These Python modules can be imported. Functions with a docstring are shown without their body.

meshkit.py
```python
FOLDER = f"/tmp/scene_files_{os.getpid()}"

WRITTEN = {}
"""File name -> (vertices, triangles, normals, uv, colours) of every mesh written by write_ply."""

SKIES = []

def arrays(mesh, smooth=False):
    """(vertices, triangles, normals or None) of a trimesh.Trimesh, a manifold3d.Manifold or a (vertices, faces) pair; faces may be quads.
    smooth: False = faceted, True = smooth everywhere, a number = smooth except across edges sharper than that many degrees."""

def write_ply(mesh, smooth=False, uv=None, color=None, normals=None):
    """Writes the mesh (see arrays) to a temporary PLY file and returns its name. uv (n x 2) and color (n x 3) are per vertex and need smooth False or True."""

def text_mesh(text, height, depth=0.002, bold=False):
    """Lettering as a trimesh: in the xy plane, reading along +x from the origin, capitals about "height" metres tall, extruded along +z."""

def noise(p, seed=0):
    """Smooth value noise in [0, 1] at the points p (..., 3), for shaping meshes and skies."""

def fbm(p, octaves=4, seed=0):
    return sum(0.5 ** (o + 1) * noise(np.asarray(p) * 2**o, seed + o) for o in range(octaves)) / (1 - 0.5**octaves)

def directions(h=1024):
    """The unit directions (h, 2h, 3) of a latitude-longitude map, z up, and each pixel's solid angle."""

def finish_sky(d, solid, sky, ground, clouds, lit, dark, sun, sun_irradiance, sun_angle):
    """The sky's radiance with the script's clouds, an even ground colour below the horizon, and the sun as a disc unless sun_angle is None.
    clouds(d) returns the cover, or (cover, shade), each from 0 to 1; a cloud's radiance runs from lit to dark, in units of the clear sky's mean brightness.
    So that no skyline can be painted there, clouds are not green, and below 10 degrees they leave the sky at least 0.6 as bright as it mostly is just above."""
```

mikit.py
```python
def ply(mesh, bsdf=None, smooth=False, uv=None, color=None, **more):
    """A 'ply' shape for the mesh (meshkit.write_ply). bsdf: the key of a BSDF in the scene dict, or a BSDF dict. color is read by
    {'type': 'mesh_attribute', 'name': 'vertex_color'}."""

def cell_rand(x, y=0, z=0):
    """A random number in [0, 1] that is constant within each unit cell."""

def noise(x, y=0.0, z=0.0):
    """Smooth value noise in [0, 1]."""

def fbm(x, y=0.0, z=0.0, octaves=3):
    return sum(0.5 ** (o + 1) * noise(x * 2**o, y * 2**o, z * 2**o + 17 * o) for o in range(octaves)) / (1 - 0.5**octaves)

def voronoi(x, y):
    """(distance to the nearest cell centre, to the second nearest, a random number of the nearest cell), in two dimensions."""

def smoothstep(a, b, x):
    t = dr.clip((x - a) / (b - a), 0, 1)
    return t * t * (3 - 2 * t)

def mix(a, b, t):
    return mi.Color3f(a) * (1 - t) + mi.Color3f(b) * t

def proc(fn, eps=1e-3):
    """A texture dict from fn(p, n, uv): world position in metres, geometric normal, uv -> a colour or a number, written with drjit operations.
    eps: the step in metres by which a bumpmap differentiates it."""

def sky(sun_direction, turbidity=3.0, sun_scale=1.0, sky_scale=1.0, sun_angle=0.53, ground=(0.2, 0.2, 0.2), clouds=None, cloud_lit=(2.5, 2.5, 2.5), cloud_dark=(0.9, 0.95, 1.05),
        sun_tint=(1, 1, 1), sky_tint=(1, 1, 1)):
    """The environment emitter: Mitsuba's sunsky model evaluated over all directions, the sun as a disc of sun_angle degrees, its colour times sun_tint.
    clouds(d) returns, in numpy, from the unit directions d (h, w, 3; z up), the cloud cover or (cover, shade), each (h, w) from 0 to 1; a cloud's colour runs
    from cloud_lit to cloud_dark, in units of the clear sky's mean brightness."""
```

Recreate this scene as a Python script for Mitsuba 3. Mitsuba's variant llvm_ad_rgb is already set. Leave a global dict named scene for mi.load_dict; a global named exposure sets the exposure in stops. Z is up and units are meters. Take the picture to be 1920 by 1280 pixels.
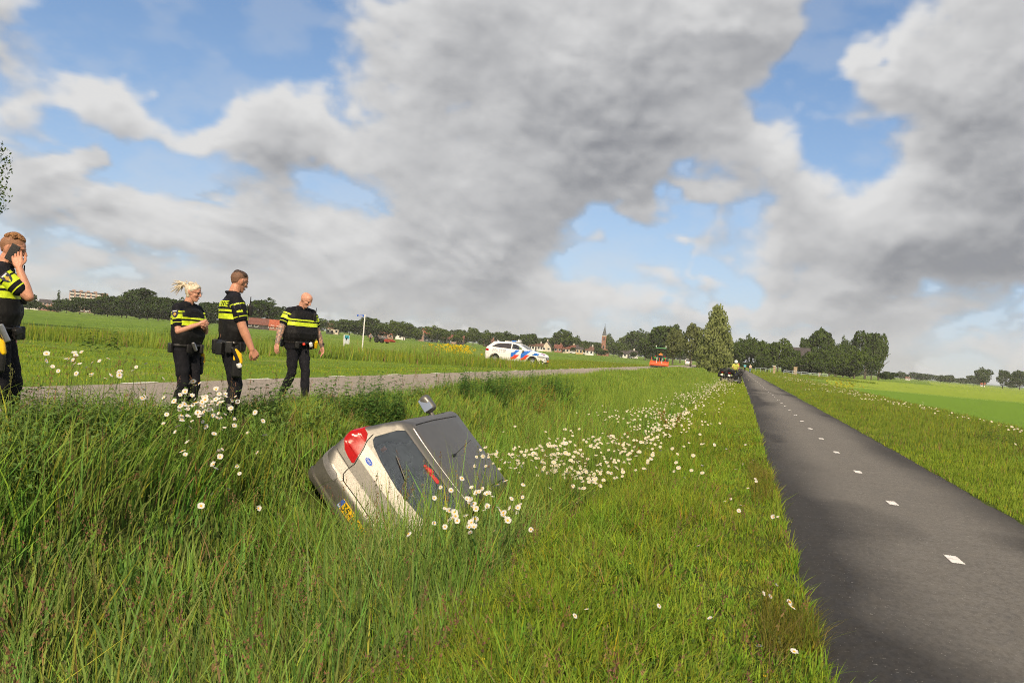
import math, random
import numpy as np, trimesh, drjit as dr, mitsuba as mi, mikit, meshkit
import manifold3d as m3
from manifold3d import Manifold, CrossSection
from mikit import proc, noise, fbm, voronoi, cell_rand, smoothstep, mix
T = mi.ScalarTransform4f
scene, labels = {}, {}
rng = np.random.default_rng(7)
random.seed(7)

# ------------------------------------------------------------------ camera, sky, exposure
CAM = np.array([0.0, 0.0, 1.525])
YAW, PITCH, ROLL = 0.2700, 0.00533, 0.08165
fw = np.array([-math.sin(YAW) * math.cos(PITCH), math.cos(YAW) * math.cos(PITCH), math.sin(PITCH)])
r0 = np.cross(fw, [0, 0, 1.0]); r0 /= np.linalg.norm(r0)
u0 = np.cross(r0, fw)
cam_up = -math.sin(ROLL) * r0 + math.cos(ROLL) * u0
scene['camera'] = {'type': 'perspective', 'fov': 63.55, 'fov_axis': 'x', 'near_clip': 0.05, 'far_clip': 9000.0,
                   'to_world': T().look_at(origin=CAM.tolist(), target=(CAM + fw).tolist(), up=cam_up.tolist())}
exposure = 1.75
SUN = np.array([0.20, -0.78, 0.59]); SUN /= np.linalg.norm(SUN)


def sm(a, b, x):
    t = np.clip((x - a) / (b - a), 0, 1)
    return t * t * (3 - 2 * t)


def cloud_field(az, el):
    """Density of the morning's broken cloud at a bearing (0 along the cycle path, positive to the right) and an elevation, in degrees."""
    N = lambda s, t, o, k: meshkit.fbm(np.stack([az * s, el * t, 0 * az + k], -1), o, int(k)) - 0.5
    wa, we = N(.09, .16, 3, 5), N(.09, .16, 3, 6)
    wf, wg = N(.40, .62, 3, 7), N(.40, .62, 3, 8)
    a, e = az + 9 * wa + 3.2 * wf, el + 6.0 * we + 2.4 * wg
    b = 0
    for a0, e0, sa, se, k in ((-17, 19, 12, 7, .44), (-5, 20, 7, 6, .40), (-8, 12.6, 9, 3.6, .40), (-20, 8.2, 8, 2.6, .46), (-14, 5.4, 9, 2.4, .46), (-30, 7.0, 4, 1.6, .26), (14, 17, 8, 8, .55), (11, 8.5, 9, 4.0, .50), (24, 14, 10, 12, .4),
                              (-32.5, 12.4, 4.4, 3.0, .50), (-42.5, 11.4, 4.4, 1.7, .44), (-49, 16.2, 4.6, 2.2, .40), (-44, 6.9, 2.4, 1.7, .46), (-39, 6.0, 2.0, 1.6, .42), (-34, 5.0, 3.5, 1.3, .36), (-50, 8.4, 3, 2, .36),
                              (-26, 3.6, 14, 1.8, .34), (5, 22, 2.6, 7, -.50), (3, 17, 1.8, 3, -.22), (-6, 7.6, 3.4, 1.8, -.40), (-27, 9.6, 5, 1.3, -.26), (-41, 8.9, 6, 1.0, -.24), (-39, 15.2, 7, 2.0, -.34), (-38, 21, 8, 5, -.40), (-46, 20, 5, 2.4, -.2),
                              (0, 1.6, 80, 2.6, .22), (5, 5.0, 7, 1.4, .26), (16, 4.4, 9, 1.0, -.16)):
        b = b + k * np.exp(-((a - a0) / sa) ** 2 - ((e - e0) / se) ** 2)
    out = sm(48, 62, np.abs(az + 12))                       # beyond the view the same kind of broken cloud goes on
    b = b * (1 - out) + out * (.40 + .5 * N(.035, .06, 2, 31))
    low = sm(11, 3, el)
    puff = 0
    for k in range(4):                                      # cauliflower heads: creased noise
        f = (.20 + .14 * low) * 2.1 ** k
        puff = puff + .5 ** k * (np.abs(2 * meshkit.noise(np.stack([(az + 2.5 * wf) * f, (el + 2.0 * wg) * f * (1.5 + .7 * low), 0 * az + 7.7 * k], -1), 60 + k) - 1) - .5)
    return b - .20 - .04 * low + .46 * N(.16, .27, 6, 21) - .20 * puff + .14 * N(.8, 1.3, 3, 41) + .36 * low * N(.30, .95, 5, 51)


def clouds(d):
    az = np.degrees(np.arctan2(d[..., 0], d[..., 1]))
    el = np.degrees(np.arcsin(np.clip(d[..., 2], 0, 1)))

    def look(az, el):
        f0, f1, f2 = cloud_field(az, el), cloud_field(az - .35, el + .75), cloud_field(az - .5, el + 3.0)
        cover = sm(-.09, .13, f0)
        thick = sm(.0, .5, f0)
        fine = meshkit.fbm(np.stack([az * .30, el * .55, 0 * az], -1), 5, 71) - .5
        shade = .27 + .46 * thick - 1.15 * np.clip(f0 - f1, -.16, .16) - .80 * np.clip(f0 - f2, -.35, .45) + .34 * fine
        low = sm(7, 1, el)
        shade = shade * (1 - .50 * low) + .10 * low
        veil = .78 * np.exp(-el / 5.0) + .20 * np.exp(-el / 16.0) + .16 * sm(.42, .72, fine + .5)
        return np.maximum(cover, veil * (1 - cover) + cover), shade * sm(0, .25, cover) + .10 * (1 - sm(0, .25, cover))

    seen = np.abs(az + 12) < 50
    c, s = look(az[::3, ::3], el[::3, ::3])
    h, w = az.shape
    cover, shade = (np.repeat(np.repeat(v, 3, 0), 3, 1)[:h, :w].copy() for v in (c, s))
    seen &= el < 48
    cover[seen], shade[seen] = look(az[seen], el[seen])
    return np.clip(cover, 0, 1), np.clip(shade, 0, 1)


scene['sky'] = mikit.sky(SUN.tolist(), turbidity=3.0, sky_scale=1.15, sky_tint=(.92, 1.02, 1.20), clouds=clouds, cloud_lit=(2.26, 2.26, 2.26), cloud_dark=(.84, .87, .95), ground=(0.07, 0.10, 0.03))

# ------------------------------------------------------------------ helpers


def mat(name, d):
    scene[name] = d
    return name


def rgb(c):
    return {'type': 'rgb', 'value': [float(x) for x in c]}


def paint(name, c, rough=0.5, metal=0.0, coat=0.0, spec=0.5, **kw):
    return mat(name, {'type': 'twosided', 'b': {'type': 'principled', 'base_color': c if isinstance(c, dict) else rgb(c), 'roughness': rough, 'metallic': metal,
                                               'clearcoat': coat, 'clearcoat_gloss': 0.96, 'specular': spec, **kw}})


def numbered(name):
    if name not in taken:
        taken.add(name)
        return name
    k = 1
    while f'{name}_{k:03d}' in taken:
        k += 1
    key = f'{name}_{k:03d}'
    taken.add(key)
    return key


taken = set()


def thing(name, label, cat, group=None):
    key = numbered(name)
    labels[key] = {'label': label, 'category': cat}
    if group:
        labels[key]['group'] = group
    return key


def put(key, shape, xf=None):
    if xf is not None:
        shape = {**shape, 'to_world': xf}
    scene[key] = shape
    return key


def part(parent, name, mesh, m, smooth=False, xf=None, label=None, **kw):
    key = numbered(f'{parent}__{name}')
    shape = mesh if isinstance(mesh, dict) else mikit.ply(mesh, m, smooth, **kw)
    put(key, shape, xf)
    if label:
        labels[key] = {'label': label}
    return key


def solo(name, mesh, m, label=None, cat=None, group=None, kind=None, smooth=False, xf=None, **kw):
    key = numbered(name)
    put(key, mesh if isinstance(mesh, dict) else mikit.ply(mesh, m, smooth, **kw), xf)
    labels[key] = {k: v for k, v in dict(label=label, category=cat, group=group, kind=kind).items() if v}
    return key


def xform(R, t):
    M = np.eye(4); M[:3, :3] = R; M[:3, 3] = t
    return T(M)


def rotz(deg):
    a = math.radians(deg)
    return np.array([[math.cos(a), -math.sin(a), 0], [math.sin(a), math.cos(a), 0], [0, 0, 1.0]])


def to_tri(man):
    m = man.to_mesh()
    return trimesh.Trimesh(np.array(m.vert_properties[:, :3], float), np.array(m.tri_verts), process=False)


def to_man(tm):
    return Manifold(m3.Mesh(np.asarray(tm.vertices, np.float32), np.asarray(tm.faces, np.uint32)))


def ball(p, r, n=14):
    return Manifold.sphere(float(r), n).translate([float(x) for x in p])


def hull(*prs, n=14):
    return Manifold.batch_hull([ball(p, r, n) for p, r in prs])


def chain(*prs, n=14):
    return Manifold.batch_boolean([hull(prs[i], prs[i + 1], n=n) for i in range(len(prs) - 1)], m3.OpType.Add) if len(prs) > 2 else hull(*prs, n=n)


def union(ms):
    return Manifold.batch_boolean(list(ms), m3.OpType.Add)


def organic(man, edge=0.02, it=8):
    t = to_tri(man.refine_to_length(edge))
    t.merge_vertices()
    trimesh.smoothing.filter_taubin(t, lamb=0.5, nu=0.52, iterations=it)
    return t


def rbox(size, r=0.01, c=(0, 0, 0), R=None, n=8):
    """A box with rounded edges."""
    sx, sy, sz = [max(s / 2 - r, 1e-4) for s in size]
    m = Manifold.batch_hull([ball((x, y, z), r, n) for x in (-sx, sx) for y in (-sy, sy) for z in (-sz, sz)])
    if R is not None:
        M = np.zeros((3, 4)); M[:, :3] = R
        m = m.transform(M)
    return m.translate([float(v) for v in c])


def box(size, c=(0, 0, 0), R=None):
    m = Manifold.cube([float(s) for s in size], True)
    if R is not None:
        M = np.zeros((3, 4)); M[:, :3] = R
        m = m.transform(M)
    return m.translate([float(v) for v in c])


def tube(a, b, r, r2=None, n=10):
    a, b = np.array(a, float), np.array(b, float)
    d = b - a; L = np.linalg.norm(d); z = d / L
    x = np.cross(z, [0, 0, 1.0] if abs(z[2]) < .9 else [1.0, 0, 0]); x /= np.linalg.norm(x)
    M = np.zeros((3, 4)); M[:, 0], M[:, 1], M[:, 2], M[:, 3] = x, np.cross(z, x), z, a
    return Manifold.cylinder(float(L), float(r), float(r if r2 is None else r2), n).transform(M)


def prism(poly, axis, lo, hi):
    """The polygon extruded along an axis: axis y -> polygon in (x, z); axis x -> polygon in (y, z); axis z -> (x, y)."""
    cs = CrossSection([np.asarray(poly, float)], m3.FillRule.NonZero) if not isinstance(poly, CrossSection) else poly
    m = cs.extrude(float(hi - lo)).translate([0, 0, float(lo)])
    if axis == 'y':
        m = m.transform(np.array([[1, 0, 0, 0], [0, 0, 1, 0], [0, 1, 0, 0]], float))
    if axis == 'x':
        m = m.transform(np.array([[0, 0, 1, 0], [1, 0, 0, 0], [0, 1, 0, 0]], float))
    return m


def rounded(poly, r):
    cs = CrossSection([np.asarray(poly, float)], m3.FillRule.NonZero)
    return cs.offset(-r, m3.JoinType.Round).offset(2 * r, m3.JoinType.Round).offset(-r, m3.JoinType.Round)


def shifted(t, off):
    u = t.copy(); u.vertices = t.vertices + t.vertex_normals * off
    return u


def fbm2(x, y, s, o=3, seed=0):
    return meshkit.fbm(np.stack([np.asarray(x, float) * s, np.asarray(y, float) * s, np.zeros(np.shape(x))], -1), o, seed)


# ------------------------------------------------------------------ the lie of the land


def path_shift(y):
    return np.interp(y, [0, 30, 70, 112, 250, 400], [0, 0, -.12, -.3, -1.2, -3.0])


def road_x(y):                       # x of the road's centre line
    return -8.75 - 0.0118 * (np.clip(y, -50, 260) - 16)


PATH_L, PATH_R, ROAD_Z = 0.53, 3.34, 0.29


def ground_z(x, y):
    x, y = np.broadcast_arrays(np.asarray(x, float), np.asarray(y, float))
    xs = x - np.where(x > -2, path_shift(y), 0)
    near_road = road_x(y) + 2.2                                   # the road's near edge
    X = [-60, -40, -24, -13.4, -12.0, -10.0]
    z = np.interp(x, X, [.0, .02, .06, .2, .26, .26])
    # from the road's near edge to the cycle path: verge, bank, ditch, bank, verge
    k = np.where(y > 20, (near_road + 6.6), (near_road + 6.6))
    prof = np.interp(xs - k * np.clip((-xs - 1.5) / 4, 0, 1), [-6.6, -5.6, -5.0, -3.75, -3.2, -2.5, -1.7, -1.0, .5, 3.4, 4.6, 6.5, 9.0, 11.5, 14],
                     [.27, .24, .06, -1.18, -1.28, -1.05, -.42, -.10, -.03, -.03, -.04, -.10, -.20, -.10, -.1])
    z = np.where(x > near_road - .1, prof, np.where(x > near_road - 4.8, .255, z))
    far = sm(120, 230, y)
    z = np.where((xs > -6.6) & (xs < .5), z * (1 - far) + far * (.12), z)
    bump = (fbm2(x, y, .55, 3, 3) - .5) * .12
    flat = np.clip(np.minimum(np.abs(xs - 1.94) - 1.5, np.abs(x - road_x(y)) - 2.3) / .8, 0, 1)
    return z + bump * flat - .02 * (1 - flat)


def axis(parts):
    return np.unique(np.round(np.concatenate([np.arange(a, b, s) for a, b, s in parts]), 4))


def sheet(xs, ys, zf):
    X, Y = np.meshgrid(xs, ys, indexing='ij')
    V = np.stack([X, Y, zf(X, Y)], -1).reshape(-1, 3)
    n, m = len(xs), len(ys)
    i, j = np.meshgrid(np.arange(n - 1), np.arange(m - 1), indexing='ij')
    a = (i * m + j).ravel()
    F = np.vstack([np.stack([a, a + m, a + m + 1], 1), np.stack([a, a + m + 1, a + 1], 1)])
    return V, F


def ground_col(p, n, uv):
    a = fbm(p.x * 0.35, p.y * 0.22, 0, 4)
    b = noise(p.x * 7, p.y * 7, p.z * 7)
    c = fbm(p.x * .012, p.y * .012, 3, 3)
    grass = mix((.052, .098, .012), (.118, .175, .024), a * .75 + c * .35 - .05)
    grass = mix(grass, (.15, .14, .055), smoothstep(.62, .8, fbm(p.x * 0.9, p.y * .5, 9, 3)) * .5)
    soil = mix((.028, .036, .010), (.060, .078, .018), b)
    near = smoothstep(60, 25, p.y)
    return mix(grass, soil, near * smoothstep(-7.2, -6.4, p.x) * .85)


G_GROUND = paint('ground_turf', proc(ground_col), .95, spec=.1)
gx = axis([(-4000, -400, 600), (-400, -80, 40), (-80, -16, 4), (-16, -7, .6), (-7, 14, .22), (14, 60, 3), (60, 400, 40), (400, 4001, 600)])
gy = axis([(-60, 0, 4), (0, 30, .35), (30, 80, 1.2), (80, 300, 6), (300, 1200, 60), (1200, 7001, 400)])
solo('ground', sheet(gx, gy, lambda x, y: ground_z(x, y)), G_GROUND, 'grassy polder land with a ditch between the road and the cycle path', kind='structure', smooth=True)


def pasture_col(p, n, uv):
    a = fbm(p.x * .05 + p.y * .02, p.y * .05, 1, 4)
    s = noise(p.x * .8, p.y * .8)
    st = .5 + .5 * dr.sin((p.x * .42 + p.y * .20) * 1.1 + 2 * noise(p.x * .05, p.y * .05))
    c = mix((.050, .092, .014), (.098, .150, .024), a * .6 + s * .16 + st * .16)
    return mix(c, (.12, .15, .035), smoothstep(.60, .74, fbm(p.x * .02, p.y * .006, 8, 3)) * .5)


def crop_col(p, n, uv):
    a = fbm(p.x * .03, p.y * .012, 1, 4)
    s = noise(p.x * 1.6, p.y * .5)
    c = mix((.125, .18, .022), (.165, .215, .032), a * .7 + s * .3)
    q = p.x - 22.5 - .085 * (p.y - 98) * 0
    tram = smoothstep(.35, .1, dr.abs(dr.abs(p.y + (p.x - 12) * .15 - 101) - .5) - .1)
    fresh = smoothstep(0, 6, p.y + (p.x - 12) * .15 - 101)
    return mix(mix((.085, .150, .018), c, fresh), (.20, .25, .06), tram * .7)


PAST = paint('pasture_turf', proc(pasture_col), .95, spec=.1)
CROP = paint('crop_turf', proc(crop_col), .95, spec=.1)


def pasture_mesh():
    us, vs = axis([(0, 1.0001, .02)]), axis([(0, 1.0001, .008)])
    lo, hi = [], []
    for v in vs:
        y = 25 * (800 / 25) ** v
        lo.append(y)
    def zf(X, Y): return ground_z(X, Y) + .012
    V = []
    for u in us:
        for y in lo:
            xr = -14.2 if y < 52 else -14.2 - 4 * sm(52, 60, y) - .012 * (y - 60)
            xl = xr - 12 - 560 * (y / 800) ** .8
            V.append((xr + (xl - xr) * u ** 1.6, y))
    V = np.array(V); z = zf(V[:, 0], V[:, 1])
    n, m = len(us), len(lo)
    i, j = np.meshgrid(np.arange(n - 1), np.arange(m - 1), indexing='ij')
    a = (i * m + j).ravel()
    return np.column_stack([V, z]), np.vstack([np.stack([a, a + m + 1, a + m], 1), np.stack([a, a + 1, a + m + 1], 1)])


solo('pasture', pasture_mesh(), PAST, 'wide mown pasture beyond the road', kind='structure', smooth=True)


def crop_mesh():
    ys = np.concatenate([np.linspace(8, 60, 40), np.linspace(62, 300, 60), np.linspace(320, 900, 20)])
    us = np.linspace(0, 1, 24)
    V = []
    for u in us:
        for y in ys:
            xl = np.interp(y, [8, 45, 69, 100, 265, 290, 900], [12.4, 10.2, 9.7, 10.2, 24, 60, 180])
            V.append((xl + u ** 2 * 420, y))
    V = np.array(V); z = ground_z(V[:, 0], V[:, 1]) + .03
    n, m = len(us), len(ys)
    i, j = np.meshgrid(np.arange(n - 1), np.arange(m - 1), indexing='ij')
    a = (i * m + j).ravel()
    return np.column_stack([V, z]), np.vstack([np.stack([a, a + m, a + m + 1], 1), np.stack([a, a + m + 1, a + 1], 1)])


solo('crop_field', crop_mesh(), CROP, 'bright green crop field to the right of the cycle path', kind='structure', smooth=True)


# the cycle path and the road
def path_col(p, n, uv):
    xs = (p.x - 1.94) / 1.40
    edge = smoothstep(.25, 1.0, dr.abs(xs + .15 * (fbm(p.x * .8, p.y * .35, 2, 3) - .5)) + .42 * (fbm(p.x * .7, p.y * .22, 5, 4) - .5))
    wet = smoothstep(.60, .72, fbm(p.x * .6 + 3.2, p.y * .22, 7, 3) + .10 * dr.abs(xs))
    grain = noise(p.x * 160, p.y * 160)
    spot = noise(p.x * 45, p.y * 28) * .6 + .4 * fbm(p.x * 3.0 + p.y * .4, p.y * 16, 4, 3)
    c = mix((.116, .110, .099), (.034, .032, .029), dr.clip(edge * 1.0 + wet * .42, 0, 1))
    c = c * (.66 + .50 * spot + .30 * grain * grain)
    return mix(c, (.30, .29, .27), smoothstep(.93, .97, noise(p.x * 75, p.y * 75)) * .5)


def path_rough(p, n, uv):
    return .62 + .25 * noise(p.x * 30, p.y * 20)


def path_bump(p, n, uv):
    return noise(p.x * 110, p.y * 110) * .6 + noise(p.x * 38, p.y * 38) * .4


ASPH = mat('path_asphalt', {'type': 'twosided', 'b': {'type': 'bumpmap', 'arbitrary': {'type': 'proc', **{k: v for k, v in proc(path_bump).items() if k != 'type'}}, 'scale': .004,
                            'b': {'type': 'principled', 'base_color': proc(path_col), 'roughness': proc(path_rough), 'specular': .35}}})


def strip(xl, xr, ys, nx, zf, thick=.05):
    """A closed slab between two edges xl(y), xr(y)."""
    us = np.linspace(0, 1, nx)
    V = []
    for u in us:
        for y in ys:
            a, b = xl(y), xr(y)
            x = a + (b - a) * u
            V.append((x, y, zf(x, y, u)))
    V = np.array(V, float); n, m = nx, len(ys)
    i, j = np.meshgrid(np.arange(n - 1), np.arange(m - 1), indexing='ij')
    a = (i * m + j).ravel()
    F = np.vstack([np.stack([a, a + m, a + m + 1], 1), np.stack([a, a + m + 1, a + 1], 1)])
    return V, F


py = np.concatenate([np.arange(-6, 30, .15), np.arange(30, 120, 1.0), np.arange(120, 331, 5.0)])
jag = lambda y, s: (fbm2(np.array([s]), np.array([y]), 2.6, 3, 9)[0] - .5) * .11 + (fbm2(np.array([s + 9]), np.array([y]), .4, 2, 9)[0] - .5) * .12
pathz = lambda x, y, u: .006 - .06 * (abs(u - .5) * 2) ** 6
solo('cycle_path', strip(lambda y: PATH_L + path_shift(y) + jag(y, 0), lambda y: PATH_R + path_shift(y) + jag(y, 50), py, 12, pathz), ASPH,
     'straight two-way asphalt cycle path, worn pale in the middle and damp at the edges', kind='structure', smooth=True)
MARK = paint('road_marking_paint', proc(lambda p, n, uv: mix((.68, .66, .64), (.42, .40, .37), smoothstep(.45, .85, fbm(p.x * 22, p.y * 22, 1, 3)))), .6)
for k in range(45):
    y = 7.9 + 3.0 * k - .15
    x = 1.90 + path_shift(y)
    V = np.array([(x + sx * .0525 + (random.random() - .5) * .004, y + t * .1 + (random.random() - .5) * .008, .0105 + .0008 * (t == 1.5)) for t in range(4) for sx in (-1, 1)])
    F = np.vstack([[(2 * t, 2 * t + 1, 2 * t + 3), (2 * t, 2 * t + 3, 2 * t + 2)] for t in range(3)])
    part('cycle_path', 'marking', (V, F), MARK)


def road_col(p, n, uv):
    c = mix((.175, .155, .134), (.215, .192, .168), fbm(p.x * 1.2, p.y * .25, 1, 4))
    e = smoothstep(1.6, 2.3, dr.abs(p.x + 8.75 + .0118 * (p.y - 16)))
    c = mix(c, (.17, .155, .13), e * .6)
    return c


ROAD = paint('road_asphalt', proc(road_col), .85, spec=.2)
ry = np.concatenate([np.arange(-30, 60, .5), np.arange(60, 262, 4.0)])
solo('road', strip(lambda y: road_x(y) - 2.35 + jag(y, 20) * .6, lambda y: road_x(y) + 2.35 + jag(y, 70) * .6, ry, 8, lambda x, y, u: ROAD_Z - .06 * (abs(u - .5) * 2) ** 8), ROAD,
     'narrow pale asphalt road with dashed edge lines, running beside the ditch', kind='structure', smooth=True)
for side, x0 in ((-1, -1.86), (1, 1.88)):
    for k in range(-4, 34):
        y = (12.4 if side < 0 else 13.0) + 3.95 * k
        if side > 0 and k < -1:
            continue
        V = np.array([(road_x(y + t * .31) + x0 + sx * .05, y + t * .31, ROAD_Z + .005) for t in range(4) for sx in (-1, 1)])
        F = np.vstack([[(2 * t, 2 * t + 1, 2 * t + 3), (2 * t, 2 * t + 3, 2 * t + 2)] for t in range(3)])
        part('road', 'marking', (V, F), MARK)

# ------------------------------------------------------------------ grass, weeds, daisies
def leafy(name, tint=None, rough=.5, trans=.5):
    return mat(name, {'type': 'principledthin', 'base_color': {'type': 'mesh_attribute', 'name': 'vertex_color'} if tint is None else (tint if isinstance(tint, dict) else rgb(tint)),
                      'roughness': rough, 'spec_trans': 0.0, 'diff_trans': trans, 'eta': 1.3})


BLADE = leafy('grass_blade')
PETAL = leafy('daisy_petal', (.72, .71, .68), .6, .4)
DISC = paint('daisy_disc', (.70, .36, .015), .8)
STEM = leafy('daisy_stem', (.07, .12, .03))
f_px = 1.0 / math.tan(math.radians(63.55) / 2)


def in_view(x, y, mx=.28, my=.25, z=0):
    """Roughly what the camera sees, with a wide margin."""
    P = np.stack([x, y, np.zeros_like(x) + z], -1) - CAM
    zc = P @ fw
    xc, yc = P @ np.cross(fw, cam_up), P @ cam_up
    return (zc > .4) & (np.abs(xc * f_px) < zc * (1 + mx) + .3) & (np.abs(yc * f_px) < zc * (.667 + my) + .4)


CAR_HULL = None


def keep_out(x, y):
    """True where grass may root: not on the paths, not inside the wrecked car."""
    ok = (np.abs(x - road_x(y)) > 2.28 + .15 * (fbm2(x, y, 2.2, 2, 4) - .5)) | (y > 262)
    xs = x - path_shift(y)
    ok &= (xs < PATH_L + .03) | (xs > PATH_R - .03)
    ok &= ~((x > -4.55) & (x < -2.62) & (y > 8.0) & (y < 12.3))
    return ok


def blades(n, x0, x1, y0, y1, hfun, wid, cfun, lean=.35, segs=2, dens=None, logy=True, flop=.5, view=True, tuft=0, spread=.05):
    """One mesh of n tries of curved tapering blades rooted between x0..x1, y0..y1; returns (V, F, C)."""
    x = rng.uniform(x0, x1, n)
    y = y0 * (y1 / y0) ** rng.uniform(0, 1, n) if logy else rng.uniform(y0, y1, n)
    ux = uy = 0.0
    if tuft:                                     # blades spring from tufts, with darker gaps between
        m = n // tuft
        k = np.repeat(np.arange(m), tuft)
        n = len(k)
        sp_ = spread * rng.uniform(.5, 1.6, m)[k] * (1 + .06 * y[:m][k])
        ux, uy = rng.normal(0, 1, n), rng.normal(0, 1, n)
        vig = rng.uniform(.55, 1.15, m)[k]
        hue = rng.uniform(.78, 1.18, (m, 3))[k]
        x, y = x[:m][k] + ux * sp_, y[:m][k] + uy * sp_
    ok = keep_out(x, y)
    if view:
        ok &= in_view(x, y)
    if dens is not None:
        ok &= rng.uniform(0, 1, n) < dens(x, y)
    x, y = x[ok], y[ok]
    n = len(x)
    z = ground_z(x, y) - .02
    h = hfun(x, y, n) * rng.uniform(.55, 1.15, n)
    if tuft:
        h = h * vig[ok]; ux, uy = ux[ok] * .45, uy[ok] * .45
    w = (wid(x, y, n) if callable(wid) else wid) * rng.uniform(.6, 1.4, n)
    # neighbours lean alike, so that the sward has a grain
    th = rng.uniform(0, 2 * np.pi, n)
    wind = 2.2 * np.pi * fbm2(x, y, .8, 2, 14)
    l = lean * h * rng.uniform(.15, 1.0, n)
    dx, dy = l * (np.cos(th) * .7 + .28 * np.cos(wind) + .14 + ux), l * (np.sin(th) * .7 + .28 * np.sin(wind) + uy)
    fa = rng.uniform(0, np.pi, n)
    ax, ay = np.cos(fa) * w / 2, np.sin(fa) * w / 2
    col = cfun(x, y, n)
    if tuft:
        col = col * hue[ok]
    root = np.stack([x, y, z], -1); side = np.stack([ax, ay, 0 * ax], -1)
    tip = np.stack([dx, dy, h], -1)
    V, C = [], []
    ks = {1: [(0, 1), (1, 0)], 2: [(0, 1), (.5, .85), (1, 0)], 3: [(0, .8), (.35, 1), (.72, .65), (1, 0)]}[segs]
    droop = flop * rng.uniform(0, 1, n) ** 2
    for t, ww in ks:
        q = root + np.stack([dx * t ** 1.8, dy * t ** 1.8, h * (t - droop * .45 * t ** 3)], -1)
        if ww:
            V += [q - side * ww, q + side * ww]; C += [col, col]
        else:
            V += [q]; C += [np.clip(col * np.array([1.15, 1.05, 1.0]), 0, 1)]
    m = len(V)
    V = np.stack(V, 1).reshape(-1, 3); C = np.stack(C, 1).reshape(-1, 3)
    fl = []
    for s in range(segs - 1):
        a = 2 * s
        fl += [(a, a + 1, a + 3), (a, a + 3, a + 2)]
    a = 2 * (segs - 1)
    fl.append((a, a + 1, a + 2))
    F = (np.array(fl)[None] + (np.arange(n) * m)[:, None, None]).reshape(-1, 3)
    return V, F, C


def join(parts):
    V, F, C, k = [], [], [], 0
    for v, f, c in parts:
        V.append(v); F.append(f + k); C.append(c); k += len(v)
    return np.vstack(V), np.vstack(F), np.vstack(C)


def grass_object(name, label, parts):
    V, F, C = join(parts)
    solo(name, (V, F), BLADE, label, 'grass', kind='stuff', color=C)
    return len(F)


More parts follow.
